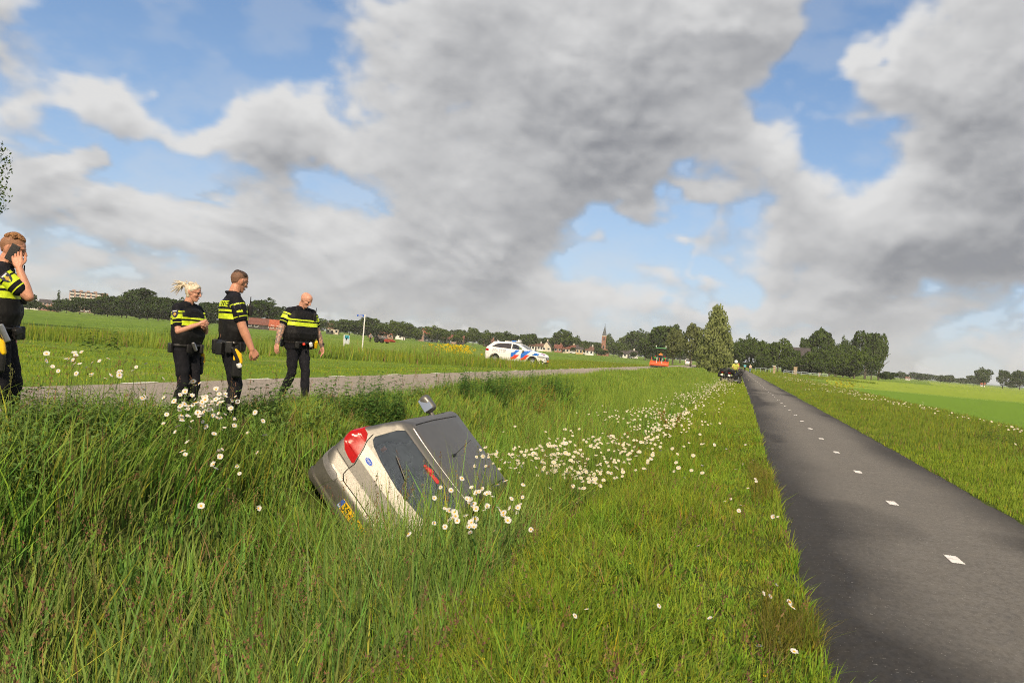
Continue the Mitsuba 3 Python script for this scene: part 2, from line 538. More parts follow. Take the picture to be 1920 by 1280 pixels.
def tint(lo, hi, yellow=.06, dry=.03, s=1.1, seed=0):
    lo, hi = np.array(lo), np.array(hi)

    def f(x, y, n):
        t = np.clip(.65 * fbm2(x, y, s, 3, seed) + .5 * rng.uniform(0, 1, n) - .1, 0, 1)[:, None]
        c = lo * (1 - t) + hi * t
        r = rng.uniform(0, 1, n)[:, None]
        c = np.where(r < yellow, c * np.array([1.5, 1.15, .8]), c)
        return np.where(r > 1 - dry, np.array([.30, .22, .10]) * rng.uniform(.6, 1.1, n)[:, None], c)
    return f


VERGE = tint((.135, .225, .024), (.290, .405, .056), .08, .05)
LUSH = tint((.120, .225, .034), (.285, .425, .082), .07, .02)
REED = tint((.105, .195, .036), (.300, .440, .115), .10, .04)
BANKC = tint((.110, .210, .034), (.285, .420, .085), .10, .05)
ROUGH = tint((.120, .200, .026), (.245, .340, .056), .12, .06)
lumps = lambda x, y, s=.9, k=2: .62 + .76 * fbm2(x, y, s, 3, k)


def h_verge(x, y, n):
    xs = x - path_shift(y)
    mown = sm(.55, -1.1, xs)
    return (.10 + .17 * mown + .10 * sm(.35, .52, xs)) * lumps(x, y, 1.3, 5)


def h_ditch(x, y, n):
    top = np.where(y < 7.5, -.12, .0) + .14 * sm(10, 18, y) - .22 * sm(2.0, 1.2, -x) + .55 * (fbm2(x, y, .6, 3, 8) - .5)
    # flattened where the car slid in; standing tall beside its roof
    top = top - .22 * sm(-4.6, -4.3, x) * sm(-3.6, -3.9, x) * sm(6.9, 7.4, y) * sm(9, 8.2, y)
    top = top + .36 * sm(-3.15, -2.75, x) * sm(-1.5, -1.9, x) * sm(5.8, 6.6, y) * sm(10.5, 9.5, y)
    return np.clip(top - ground_z(x, y), .2, 1.5)


def h_bank(x, y, n):
    k = sm(5, 9, y) * sm(22, 10, y)
    return (.36 + .22 * sm(9.5, 6.5, y) + .12 * sm(14, 22, y)) * lumps(x, y, .9, 6)


W = lambda a, b=.0009: (lambda x, y, n: a + b * np.hypot(x, y))
nt = 0
nt += grass_object('verge_grass', 'short sunny green grass of the verge along the left edge of the cycle path', [
    blades(44000, -2.3, .58, 2.6, 8, h_verge, W(.0068, .0003), VERGE, .75, 3, tuft=16, spread=.03),
    blades(60000, -2.6, .58, 8, 22, h_verge, W(.0045, .0006), VERGE, .65, 2, tuft=12, spread=.03),
    blades(60000, -2.8, .58, 22, 80, h_verge, W(.006, .0009), VERGE, .5, 1),
    blades(16000, -3.2, .5, 80, 170, h_verge, W(.01, .0012), VERGE, .5, 1),
    # coarse tufts hanging over the edge of the asphalt
    blades(17000, .25, .64, 2.6, 14, lambda x, y, n: .22 * lumps(x, y, 2.5, 9), .0035, tint((.10, .14, .02), (.22, .22, .05), .2, .16), 1.0, 3, dens=lambda x, y: sm(.45, .62, fbm2(x, y, 2.2, 2, 77)))])
nt += grass_object('ditch_reed', 'tall blue-green reed grass filling the ditch', [
    blades(15000, -5.2, -1.5, 1.9, 8, h_ditch, W(.0155, .0003), REED, .55, 3, flop=.9, tuft=9, spread=.06),
    blades(13000, -5.2, -1.5, 1.9, 8, lambda x, y, n: h_ditch(x, y, n) * .8, .0075, LUSH, .7, 3, tuft=24, spread=.07),
    blades(44000, -5.4, -1.6, 8, 26, h_ditch, W(.007, .0007), LUSH, .55, 2, flop=1.0, tuft=16, spread=.07),
    blades(60000, -5.6, -1.7, 26, 110, h_ditch, W(.008, .0011), LUSH, .4, 1),
    blades(5200, -3.3, -1.65, 5.8, 7.95, h_ditch, .010, REED, .45, 3, flop=.8, tuft=8, spread=.05),
    blades(3000, -5.0, -3.2, 6.6, 7.95, h_ditch, .009, LUSH, .6, 3, flop=.9, tuft=12, spread=.06),
    blades(14000, -6.5, -2, 110, 230, lambda x, y, n: .5 * lumps(x, y, .5), W(.02, .0012), LUSH, .4, 1)])
nt += grass_object('bank_grass', 'shaggy dark green grass on the bank below the road', [
    blades(18000, -7.0, -4.6, 3.2, 9, h_bank, W(.0095, .0003), BANKC, .7, 3, flop=1.1, tuft=16, spread=.06),
    blades(42000, -7.0, -4.6, 9, 26, h_bank, W(.006, .0007), BANKC, .6, 2, flop=1.0, tuft=16, spread=.06),
    blades(44000, -7.6, -4.8, 26, 110, lambda x, y, n: .45 * lumps(x, y, .6), W(.007, .0011), LUSH, .42, 1)])


def rough_strip(x, y):
    """Where the uncut grass stands beyond the road: along the little ditch that crosses to the road."""
    q = (y - 43.5) * .735 + (x + 13.0) * .68 * -1 * -1
    line = 43.0 + (-13.0 - x) * (-.90)
    return y - line


def d_rough(x, y):
    q = rough_strip(x, y)
    w = np.interp(-x, [12, 20, 30, 45, 80], [9, 19, 22, 18, 10])
    return sm(-.6, .8, q) * sm(w + 4, w - 3, q) * (x < road_x(y) - 2.4)


nt += grass_object('roadside_grass', 'short light green grass beyond the road', [
    blades(60000, -32, -10.9, 6, 46, lambda x, y, n: .10 * lumps(x, y, .7), W(.008, .0011), VERGE, .6, 1, dens=lambda x, y: 1 - .8 * d_rough(x, y)),
    blades(40000, -24, -11.2, 44, 130, lambda x, y, n: .16 * lumps(x, y, .4), W(.01, .0012), ROUGH, .5, 1)])
nt += grass_object('rough_grass', 'tall uncut grass in a strip across the pasture beyond the road', [
    blades(100000, -60, -12, 10, 75, lambda x, y, n: .62 * lumps(x, y, .35), W(.012, .0011), ROUGH, .35, 1, dens=d_rough, logy=False),
    blades(36000, -48, -17, 34, 75, lambda x, y, n: 1.0 * lumps(x, y, .3), W(.012, .0011), BANKC, .3, 1, dens=lambda x, y: d_rough(x, y) * sm(.42, .6, fbm2(x, y, .12, 2, 33)), logy=False)])


def h_right(x, y, n):
    xs = x - path_shift(y)
    return np.interp(xs, [3.3, 4.3, 5.2, 7, 9, 13], [.10, .14, .30, .40, .30, .2]) * lumps(x, y, .7, 12)


nt += grass_object('right_verge_grass', 'sunlit rough grass on the verge between the cycle path and the crop field', [
    blades(36000, 3.3, 5.2, 6, 20, h_right, W(.004, .0006), VERGE, .5, 2),
    blades(52000, 5, 12.5, 8, 22, h_right, W(.006, .0007), ROUGH, .55, 2, tuft=16, spread=.06),
    blades(56000, 3.3, 10.6, 20, 60, h_right, W(.006, .0010), ROUGH, .45, 1),
    blades(30000, 3.0, 10.6, 60, 170, h_right, W(.01, .0012), ROUGH, .45, 1),
    blades(7000, -6, 26, 170, 270, lambda x, y, n: .5 * lumps(x, y, .2), W(.03, .0012), ROUGH, .4, 1)])


# thin flowering stalks with brown-pink panicles above the tall grass
def panicles(n, x0, x1, y0, y1, hadd, cfun):
    x = rng.uniform(x0, x1, n); y = y0 * (y1 / y0) ** rng.uniform(0, 1, n)
    ok = keep_out(x, y) & in_view(x, y); x, y = x[ok], y[ok]; n = len(x)
    z = ground_z(x, y); h = cfun(x, y, n) + rng.uniform(.4, 1, n) * hadd
    th = rng.uniform(0, 2 * np.pi, n); l = .22 * h
    tip = np.stack([x + np.cos(th) * l, y + np.sin(th) * l, z + h], -1)
    mid = np.stack([x + np.cos(th) * l * .3, y + np.sin(th) * l * .3, z + h * .6], -1)
    root = np.stack([x, y, z], -1)
    e = np.stack([np.cos(th + 1.6), np.sin(th + 1.6), 0 * th], -1) * .0016
    V = np.stack([root - e, root + e, mid - e, mid + e, tip - e * .6, tip + e * .6], 1).reshape(-1, 3)
    F = (np.array([(0, 1, 3), (0, 3, 2), (2, 3, 5), (2, 5, 4)])[None] + (np.arange(n) * 6)[:, None, None]).reshape(-1, 3)
    C = np.repeat(np.array([[.17, .17, .06]]), len(V), 0)
    out = [(V, F, C)]
    m = 16
    up = (tip - mid) / np.linalg.norm(tip - mid, axis=1, keepdims=True)
    t = rng.uniform(-.13, .02, (n, m, 1))
    spread = .014 + .10 * (-t) * rng.uniform(0, 1, (n, 1, 1))
    c = tip[:, None] + up[:, None] * t + rng.normal(0, 1, (n, m, 3)) * spread * .5
    d = rng.normal(0, 1, (n, m, 3)); d /= np.linalg.norm(d, axis=-1, keepdims=True)
    s = up[:, None] * .014 + d * .008
    q = np.cross(s, rng.normal(0, 1, (n, m, 3))); q *= .0055 / np.linalg.norm(q, axis=-1, keepdims=True)
    V = np.stack([c - q, c + q, c + s], 2).reshape(-1, 3)
    F = np.arange(len(V)).reshape(-1, 3)
    base = np.array([(.24, .13, .075), (.30, .21, .10), (.17, .19, .07), (.20, .11, .08)])[rng.integers(0, 4, n)]
    C = np.repeat(base, m * 3, 0) * rng.uniform(.7, 1.2, (len(V), 1))
    out.append((V, F, C))
    return join(out)


V, F, C = join([panicles(420, -5.2, -1.2, 2.2, 8, .28, lambda x, y, n: h_ditch(x, y, n) * .95), panicles(120, -2, .5, 2.8, 9, .2, lambda x, y, n: h_verge(x, y, n) * 1.1),
                panicles(150, -6.8, -4.8, 4.5, 18, .3, lambda x, y, n: h_bank(x, y, n)), panicles(180, 5, 9, 9, 25, .3, lambda x, y, n: h_right(x, y, n)),
                panicles(170, -5, -1.6, 8, 20, .25, lambda x, y, n: h_ditch(x, y, n) * .95)])
solo('seeding_grass', (V, F), BLADE, 'thin seeding stalks with brown and buff panicles above the tall grass', 'grass', kind='stuff', color=C)


# leafy weeds: upright stems with pairs of pointed leaves
def weed(V, F, C, x, y, z, h, leafL, col, rs, pairs=9):
    lean = np.array([rs.uniform(-.16, .16), rs.uniform(-.16, .16)])
    k = sum(len(v) for v in V)
    def add(v, f, c):
        nonlocal k
        V.append(np.array(v)); F.append(np.array(f) + k); C.append(np.repeat([c], len(v), 0)); k += len(v)
    top = np.array([x + lean[0] * h, y + lean[1] * h, z + h]); b = np.array([x, y, z])
    add([b - [.004, 0, 0], b + [.004, 0, 0], top], [(0, 1, 2)], col * .8)
    add([b - [0, .004, 0], b + [0, .004, 0], top], [(0, 1, 2)], col * .8)
    for i in range(pairs):
        t = (.25 + .75 * i / (pairs - 1))
        p = b + (top - b) * t
        a = i * 1.6 + rs.uniform(-.4, .4)
        for s in (0, math.pi):
            d = np.array([math.cos(a + s), math.sin(a + s), 0]); q = np.array([-d[1], d[0], 0])
            L = leafL * (1.15 - .75 * t) * rs.uniform(.7, 1.25)
            wv = L * .17
            dz = rs.uniform(.05, .5)
            m = p + d * L * .5 + [0, 0, L * .5 * dz]; e = p + d * L + [0, 0, L * (dz * .5 - .25)]
            add([p, m - q * wv, m + q * wv, e], [(0, 1, 2), (1, 3, 2)], col * rs.uniform(.75, 1.3))


def weeds(name, label, spots, tall, leafL, colour, seed, per=1, pairs=9):
    rs = np.random.default_rng(seed)
    V, F, C = [], [], []
    for x, y in spots:
        for _ in range(per):
            xx, yy = x + rs.normal(0, .14) * (per > 1), y + rs.normal(0, .14) * (per > 1)
            weed(V, F, C, xx, yy, float(ground_z(xx, yy)), tall * rs.uniform(.6, 1.12), leafL, np.array(colour), rs, pairs)
    solo(name, (np.vstack(V), np.vstack(F)), BLADE, label, 'weeds', kind='stuff', color=np.vstack(C))


rs = np.random.default_rng(5)
sp = [(rs.uniform(-6.5, -5.0), rs.uniform(3.6, 6.6)) for _ in range(120)] + [(rs.uniform(-6.3, -5.1), 6.2 * (28 / 6.2) ** rs.uniform()) for _ in range(70)]
weeds('roadside_weeds', 'leafy upright weeds crowding the bank beside the road', sp, .56, .17, (.135, .225, .060), 3, 3)
sp = [(-5.15 + rs.normal(0, .25), 11.2 + rs.normal(0, .5)) for _ in range(16)] + [(-5.6 + rs.normal(0, .3), 17.5 + rs.normal(0, 1.0)) for _ in range(26)] + [(-5.3 + rs.normal(0, .3), 23 + rs.normal(0, 1.5)) for _ in range(22)]
weeds('ditch_nettles', 'dark bushy nettles on the far bank behind the crashed car', sp, .78, .14, (.070, .145, .034), 4, 4, 10)
sp = [(rs.uniform(6.2, 8.8), rs.uniform(10, 26)) for _ in range(90)]
weeds('verge_thistles', 'dark leafy weeds among the grass right of the cycle path', sp, .5, .16, (.085, .15, .034), 6, 3)
sp = [(-34 + rs.normal(0, 3), 52 + rs.normal(0, 5)) for _ in range(26)] + [(-18 - 10 * rs.uniform(), 24 + 12 * rs.uniform()) for _ in range(5)]
weeds('pasture_weeds', 'dark weedy clumps in the uncut strip of the pasture', sp, .8, .4, (.080, .14, .03), 8, 3, 7)


# daisies: petals, disc and stem, each a thing of its own
def daisy_parts(npet, r, cup, seed):
    rs = np.random.default_rng(seed)
    V, F = [], []
    for k in range(npet):
        a = 2 * math.pi * k / npet + rs.uniform(-.06, .06)
        d = np.array([math.cos(a), math.sin(a), 0]); q = np.array([-d[1], d[0], 0])
        L = r * rs.uniform(.88, 1.05); w = r * .19
        z1, z2 = cup * r * .3, cup * r * rs.uniform(.2, .7) - r * .1
        n0 = len(V)
        V += [d * r * .22, d * L * .7 - q * w + [0, 0, z1], d * L * .7 + q * w + [0, 0, z1], d * L + [0, 0, z2] - q * w * .45, d * L + [0, 0, z2] + q * w * .45]
        F += [(n0, n0 + 1, n0 + 2), (n0 + 1, n0 + 3, n0 + 4), (n0 + 1, n0 + 4, n0 + 2)]
    return np.array(V), np.array(F)


def disc_mesh(r):
    V = [(0, 0, r * .2)] + [(math.cos(a) * r * .34 * s, math.sin(a) * r * .34 * s, z) for s, z in ((.6, r * .17), (1, r * .03)) for a in np.linspace(0, 2 * np.pi, 8)[:-1]]
    F = []
    for i in range(7):
        j = (i + 1) % 7
        F += [(0, 1 + i, 1 + j), (1 + i, 8 + i, 8 + j), (1 + i, 8 + j, 1 + j)]
    return np.array(V), np.array(F)


PETS = [mikit.ply(daisy_parts(n, 1.0, c, s), 'daisy_petal') for n, c, s in ((17, .5, 1), (19, .1, 2), (15, -.3, 3), (18, .9, 4))]
DISCS = [mikit.ply(disc_mesh(1.0), 'daisy_disc', True)]
STALK = mikit.ply(trimesh.creation.cylinder(radius=1.0, segment=[(0, 0, -1), (0, 0, 0)], sections=4), 'daisy_stem')
n_daisy = 0


def sward_top(x, y):
    X, Y = np.array([x]), np.array([y])
    return float(ground_z(x, y)) + max(.34, float(h_ditch(X, Y, 1)[0]) * .92 if x < -1.5 else 0)




def daisy(x, y, ztop, size, label, group, rs):
    global n_daisy
    n_daisy += 1
    key = thing('daisy', label, 'flower', group)
    # heads turn up and towards the morning sun
    d = np.array([SUN[0] * .5 + rs.normal(0, .42), SUN[1] * .5 + rs.normal(0, .42), .62 + rs.normal(0, .18)]); d /= np.linalg.norm(d)
    a = np.cross(d, [.3, .2, .93]); a /= np.linalg.norm(a)
    R = np.stack([a, np.cross(d, a), d], 1)
    r = size * rs.uniform(.62, 1.18)
    M = T(np.vstack([np.column_stack([R * r, [x, y, ztop]]), [0, 0, 0, 1]]))
    z0 = float(ground_z(x, y))
    part(key, 'petals', PETS[rs.integers(0, 4)], None, xf=M)
    if size > .012:
        part(key, 'centre', DISCS[0], None, xf=M)
    h = max(ztop - z0, .05)
    lx, ly = rs.normal(0, .07, 2) * h
    S = np.array([[.0014, 0, lx, x], [0, .0014, ly, y], [0, 0, h, ztop - .004], [0, 0, 0, 1.0]])
    part(key, 'stem', STALK, None, xf=T(S))


rs = np.random.default_rng(11)
G1 = ('white oxeye daisy in the clump at the bank top, before the police officers', 'daisies of the clump on the roadside bank before the officers')
for i in range(112):
    k = rs.uniform()
    if k < .70:
        x, y = -5.02 + rs.normal(0, .20), 7.1 + rs.normal(0, .25)
    else:
        x, y = -4.75 + rs.normal(0, .28), 6.5 + rs.normal(0, .3)
    daisy(x, y, float(ground_z(x, y)) + rs.uniform(.50, .76), .028, *G1, rs)
G2 = ('white oxeye daisy on a tall stem seen against the road, left of the blonde officer', 'tall daisies at the left before the road')
for i in range(28):
    x, y = -5.62 + rs.normal(0, .2), 6.3 + rs.normal(0, .26)
    daisy(x, y, float(ground_z(x, y)) + rs.uniform(.70, .90), .027, *G2, rs)
G3 = ('white oxeye daisy in front of the roof of the silver car', 'daisies in front of the crashed car')
for i in range(56):
    x, y = -2.06 + rs.normal(0, .20), 6.8 + rs.normal(0, .40)
    daisy(x, y, .17 + rs.uniform(-.20, .15), .028, *G3, rs)
G4 = ('white oxeye daisy in the flower drift along the ditch edge, left of the cycle path', 'daisies of the drift along the ditch edge')
for i in range(78):
    y = 8.5 * (24 / 8.5) ** rs.uniform()
    x = np.interp(y, [8.5, 11, 15, 24], [-2.3, -2.1, -1.8, -1.6]) + rs.normal(0, .55)
    daisy(x, y, sward_top(x, y) + rs.uniform(-.06, .14), .025, *G4, rs)
G5 = ('single white oxeye daisy in the short grass of the verge left of the cycle path', 'scattered daisies on the verge')
for x, y in [(-.34, 4.9), (-.74, 4.38), (-.72, 4.62), (.30, 5.47), (-.05, 4.78), (.24, 5.2), (.40, 5.25), (.33, 5.55), (.36, 4.25), (.20, 4.3), (.40, 5.05), (-.2, 6.6), (-.04, 8.94), (.02, 9.0), (.12, 8.7), (.1, 8.2), (.42, 8.3), (.44, 7.9), (.2, 9.9), (.3, 10.4), (.3, 10.9), (.05, 11.5), (.15, 12.2), (.3, 12.9), (-.1, 13.6), (.2, 14.8), (-.4, 12), (-.55, 10.6)]:
    daisy(x, y, float(ground_z(x, y)) + rs.uniform(.14, .24), .021, *G5, rs)
# the hundreds further off
def drift(name, label, pts, size):
    V, F, C = [], [], []
    rs = np.random.default_rng(len(pts))
    n = len(pts); pts = np.array(pts)
    r = size * rs.uniform(.7, 1.2, n)
    a = rs.uniform(0, 6.28, n)
    nrm = np.stack([rs.normal(.1, .3, n), rs.normal(-.5, .3, n), np.full(n, .7)], -1); nrm /= np.linalg.norm(nrm, axis=1, keepdims=True)
    t = np.cross(nrm, np.stack([np.cos(a), np.sin(a), 0 * a], -1)); t /= np.linalg.norm(t, axis=1, keepdims=True); b = np.cross(nrm, t)
    ring = [pts + (t * math.cos(k) + b * math.sin(k)) * r[:, None] for k in np.linspace(0, 2 * np.pi, 8)[:-1]]
    c = pts + nrm * (r * .12)[:, None]
    V = np.stack(ring + [c], 1).reshape(-1, 3)
    F = (np.array([(i, (i + 1) % 7, 7) for i in range(7)])[None] + (np.arange(n) * 8)[:, None, None]).reshape(-1, 3)
    C = np.tile(np.array([[.70, .69, .65]] * 7 + [[.74, .58, .22]]), (n, 1))
    k = rs.normal(0, .04, (n, 3)); k[:, 2] = -np.minimum(.4, np.maximum(pts[:, 2] - ground_z(pts[:, 0], pts[:, 1]), .1))
    e = np.array([.0022, 0, 0])
    V = np.vstack([V, np.stack([pts - e, pts + e, pts + k], 1).reshape(-1, 3)]); F = np.vstack([F, np.arange(n * 3).reshape(-1, 3) + n * 8]); C = np.vstack([C, np.tile([[.11, .16, .04]], (n * 3, 1))])
    solo(name, (V, F), BLADE, label, 'flowers', kind='stuff', color=C)


P = []
for i in range(1700):
    y = 9 * (95 / 9) ** rs.uniform()
    x = np.interp(y, [10, 20, 35, 60, 95], [-2.1, -1.75, -1.3, -1.0, -.9]) + rs.normal(0, .62)
    if fbm2(np.array([x]), np.array([y]), .45, 2, 50)[0] > .44:
        P.append((x, y, sward_top(x, y) + rs.uniform(-.06, .14)))
drift('daisy_drift', 'hundreds of small white daisies in the drift further along the verge', P, .025)
P = []
for i in range(700):
    y = 18 * (120 / 18) ** rs.uniform(); x = rs.normal(6.4, 1.3) + path_shift(y)
    if x > 4.3 and fbm2(np.array([x * 1.5]), np.array([y]), .16, 2, 51)[0] > .47:
        P.append((x, y, float(ground_z(x, y)) + .12 + float(h_right(np.array([x]), np.array([y]), 1)[0])))
drift('meadow_daisies', 'small white daisies scattered over the verge right of the cycle path', P, .030)
P = []
for i in range(330):
    x, y = -21.6 + rs.normal(0, .8), 61 + rs.normal(0, 1.6)
    P.append((x, y, float(ground_z(x, y)) + rs.uniform(.45, 1.15)))
V, F, C = [], [], []
P = np.array(P)
V = np.repeat(P, 9, 0) + rs.normal(0, .06, (len(P) * 9, 3)); F = np.arange(len(V)).reshape(-1, 3)
solo('mustard_flowers', (V, F), BLADE, 'yellow flowering mustard growing beyond the road, behind the police car', 'flowers', kind='stuff', color=np.tile(np.array([[.68, .53, .03]]), (len(V), 1)))
P = np.array([(10.6 + rs.normal(0, .6), 92 + rs.normal(0, 5), .1 + rs.uniform(-.1, .5)) for _ in range(70)])
V = np.repeat(P, 9, 0) + rs.normal(0, .07, (len(P) * 9, 3)); F = np.arange(len(V)).reshape(-1, 3)
solo('field_edge_flowers', (V, F), BLADE, 'yellow flowers at the near corner of the crop field', 'flowers', kind='stuff', color=np.tile(np.array([[.42, .38, .03]]), (len(V), 1)))
# rust-brown dock plants and a few buttercups
for i, (x, y, h, lab) in enumerate([(-1.75, 14.6, .62, 'rust-brown seeding dock at the near end of the daisy drift'), (-1.35, 18.5, .62, 'rust-brown seeding dock in the middle of the daisy drift'), (-4.6, 19.5, .95, 'rust-brown seeding dock on the far bank, behind the silver car')]):
    rs2 = np.random.default_rng(60 + i)
    n = 420; t = rs2.uniform(.25, 1, n); k = rs2.integers(0, 5, n)
    sx, sy = rs2.normal(0, .14, 5), rs2.normal(0, .14, 5)
    c = np.stack([x + sx[k] * t * 1.4 + rs2.normal(0, .022, n), y + sy[k] * t * 1.4 + rs2.normal(0, .022, n), float(ground_z(x, y)) + t * h], -1)
    V = np.repeat(c, 3, 0) + rs2.normal(0, .013, (n * 3, 3)); F = np.arange(n * 3).reshape(-1, 3)
    C = np.repeat(np.array([(.26, .14, .035), (.20, .17, .03), (.32, .19, .05)])[rs2.integers(0, 3, n)], 3, 0)
    stems = [np.array([(x - .004, y, float(ground_z(x, y))), (x + .004, y, float(ground_z(x, y))), (x + sx[j] * 1.4, y + sy[j] * 1.4, float(ground_z(x, y)) + h)]) for j in range(5)]
    V2 = np.vstack([V] + stems); F2 = np.vstack([F, np.arange(15).reshape(-1, 3) + len(V)]); C2 = np.vstack([C, np.tile([[.16, .11, .04]], (15, 1))])
    solo('dock_plant', (V2, F2), BLADE, lab, 'plant', 'dock plants', color=C2)
CUP = paint('buttercup_petal', (.75, .48, .01), .35)
for x, y in [(-.62, 5.75), (.22, 3.95), (-1.05, 3.75), (.16, 6.2)]:
    key = thing('buttercup', 'small yellow buttercup in the short verge grass', 'flower', 'buttercups on the verge')
    z = float(ground_z(x, y)) + .19
    part(key, 'petals', daisy_parts(5, .012, 1.2, 3), 'buttercup_petal', xf=T().translate([x, y, z]))
    part(key, 'stem', STALK, None, xf=T(np.array([[.001, 0, 0, x], [0, .001, .02, y], [0, 0, .2, z], [0, 0, 0, 1.0]])))
# small broad-leaved herbs and clover among the verge grass
n = 15000
x = rng.uniform(-2.4, .52, n); y = 2.7 * (16 / 2.7) ** rng.uniform(0, 1, n)
ok = keep_out(x, y) & in_view(x, y) & (rng.uniform(0, 1, n) < sm(.42, .62, fbm2(x, y, 1.1, 3, 91))); x, y = x[ok], y[ok]; n = len(x)
z = ground_z(x, y) + rng.uniform(.03, 1, n) * h_verge(x, y, n) * .85
th = rng.uniform(0, 6.28, n); L = rng.uniform(.012, .032, n); tl_ = rng.uniform(-.5, .7, n)
d = np.stack([np.cos(th), np.sin(th), tl_], -1); q = np.stack([-np.sin(th), np.cos(th), 0 * th], -1); c = np.stack([x, y, z], -1)
V = np.stack([c, c + d * (L * .55)[:, None] - q * (L * .36)[:, None], c + d * (L * .55)[:, None] + q * (L * .36)[:, None], c + d * L[:, None] - [0, 0, .003]], 1).reshape(-1, 3)
F = (np.array([(0, 1, 2), (1, 3, 2)])[None] + (np.arange(n) * 4)[:, None, None]).reshape(-1, 3)
solo('verge_herbs', (V, F), BLADE, 'small round-leaved herbs and clover among the verge grass', 'herbs', kind='stuff', color=np.repeat(np.array([(.10, .17, .03), (.15, .20, .03), (.075, .135, .03)])[rng.integers(0, 3, n)], 4, 0))
# ------------------------------------------------------------------ vehicles
RUBBER = paint('tyre_rubber', (.018, .018, .018), .8)
BLACK = paint('black_plastic', (.012, .012, .013), .45)
GREYP = paint('grey_plastic', (.16, .16, .165), .5)
CHROME = paint('wheel_alloy', (.62, .62, .63), .32, .9)
RED_LENS = mat('red_lens', {'type': 'principled', 'base_color': rgb((.40, .006, .005)), 'roughness': .12, 'specular': .35})
ORANGE_LENS = mat('orange_lens', {'type': 'principled', 'base_color': rgb((.55, .09, .008)), 'roughness': .12, 'specular': .35})
CLEAR_LENS = paint('headlamp_lens', (.55, .57, .60), .06, .5, 1.0)
GLASS = mat('window_glass', {'type': 'thindielectric', 'int_ior': 1.6})
SEATC = paint('seat_cloth', (.030, .032, .036), .9)
CABIN = paint('cabin_plastic', (.022, .022, .024), .7)
WHITE_CAR = paint('white_car_paint', (.80, .80, .79), .25, 0, 1.0)
BLUE_F = paint('blue_livery', (.02, .16, .62), .3, 0, .6)
RED_F = paint('red_livery', (.80, .055, .03), .3, 0, .6)
YELLOW = paint('plate_yellow', (.80, .48, .012), .4)
PBLUE = paint('plate_blue', (.02, .09, .50), .4)
INK = paint('plate_ink', (.01, .01, .01), .5)
WHITEP = paint('white_plastic', (.78, .78, .77), .4)
MIRROR = paint('mirror_glass', (.85, .87, .9), .04, 1.0)


def silver_col(p, n, uv):
    dirt = smoothstep(.50, .75, fbm(p.x * 3.1, p.y * 3.1, p.z * 3.1, 4)) * smoothstep(.35, -.6, p.z)
    c = mix((.205, .198, .182), (.182, .176, .163), fbm(p.x * 9, p.y * 9, p.z * 9, 2))
    return mix(c, (.12, .10, .065), dirt * .6)


SILVER = paint('silver_paint', proc(silver_col), .47, .70, .35)
REARGLASS = mat('rear_window_glass', {'type': 'thindielectric', 'int_ior': 1.9, 'specular_transmittance': rgb((.56, .62, .60))})
SEAM = paint('panel_gap', (.008, .008, .008), .8)


def hits(mesh, o, d):
    """First hit of each ray (o, d) with the mesh."""
    tri = mesh.triangles; a, e1, e2 = tri[:, 0], tri[:, 1] - tri[:, 0], tri[:, 2] - tri[:, 0]
    out = []
    for oo, dd in zip(o, d):
        h = np.cross(dd, e2); det = (e1 * h).sum(1); ok = np.abs(det) > 1e-12
        inv = np.where(ok, 1 / np.where(ok, det, 1), 0); s = oo - a
        u = (s * h).sum(1) * inv; q = np.cross(s, e1); v = (dd * q).sum(1) * inv; t = (e2 * q).sum(1) * inv
        t = np.where(ok & (u >= -1e-6) & (v >= -1e-6) & (u + v <= 1 + 1e-6) & (t > 1e-5), t, np.inf)
        k = np.argmin(t)
        out.append(oo + dd * t[k] if np.isfinite(t[k]) else None)
    return out


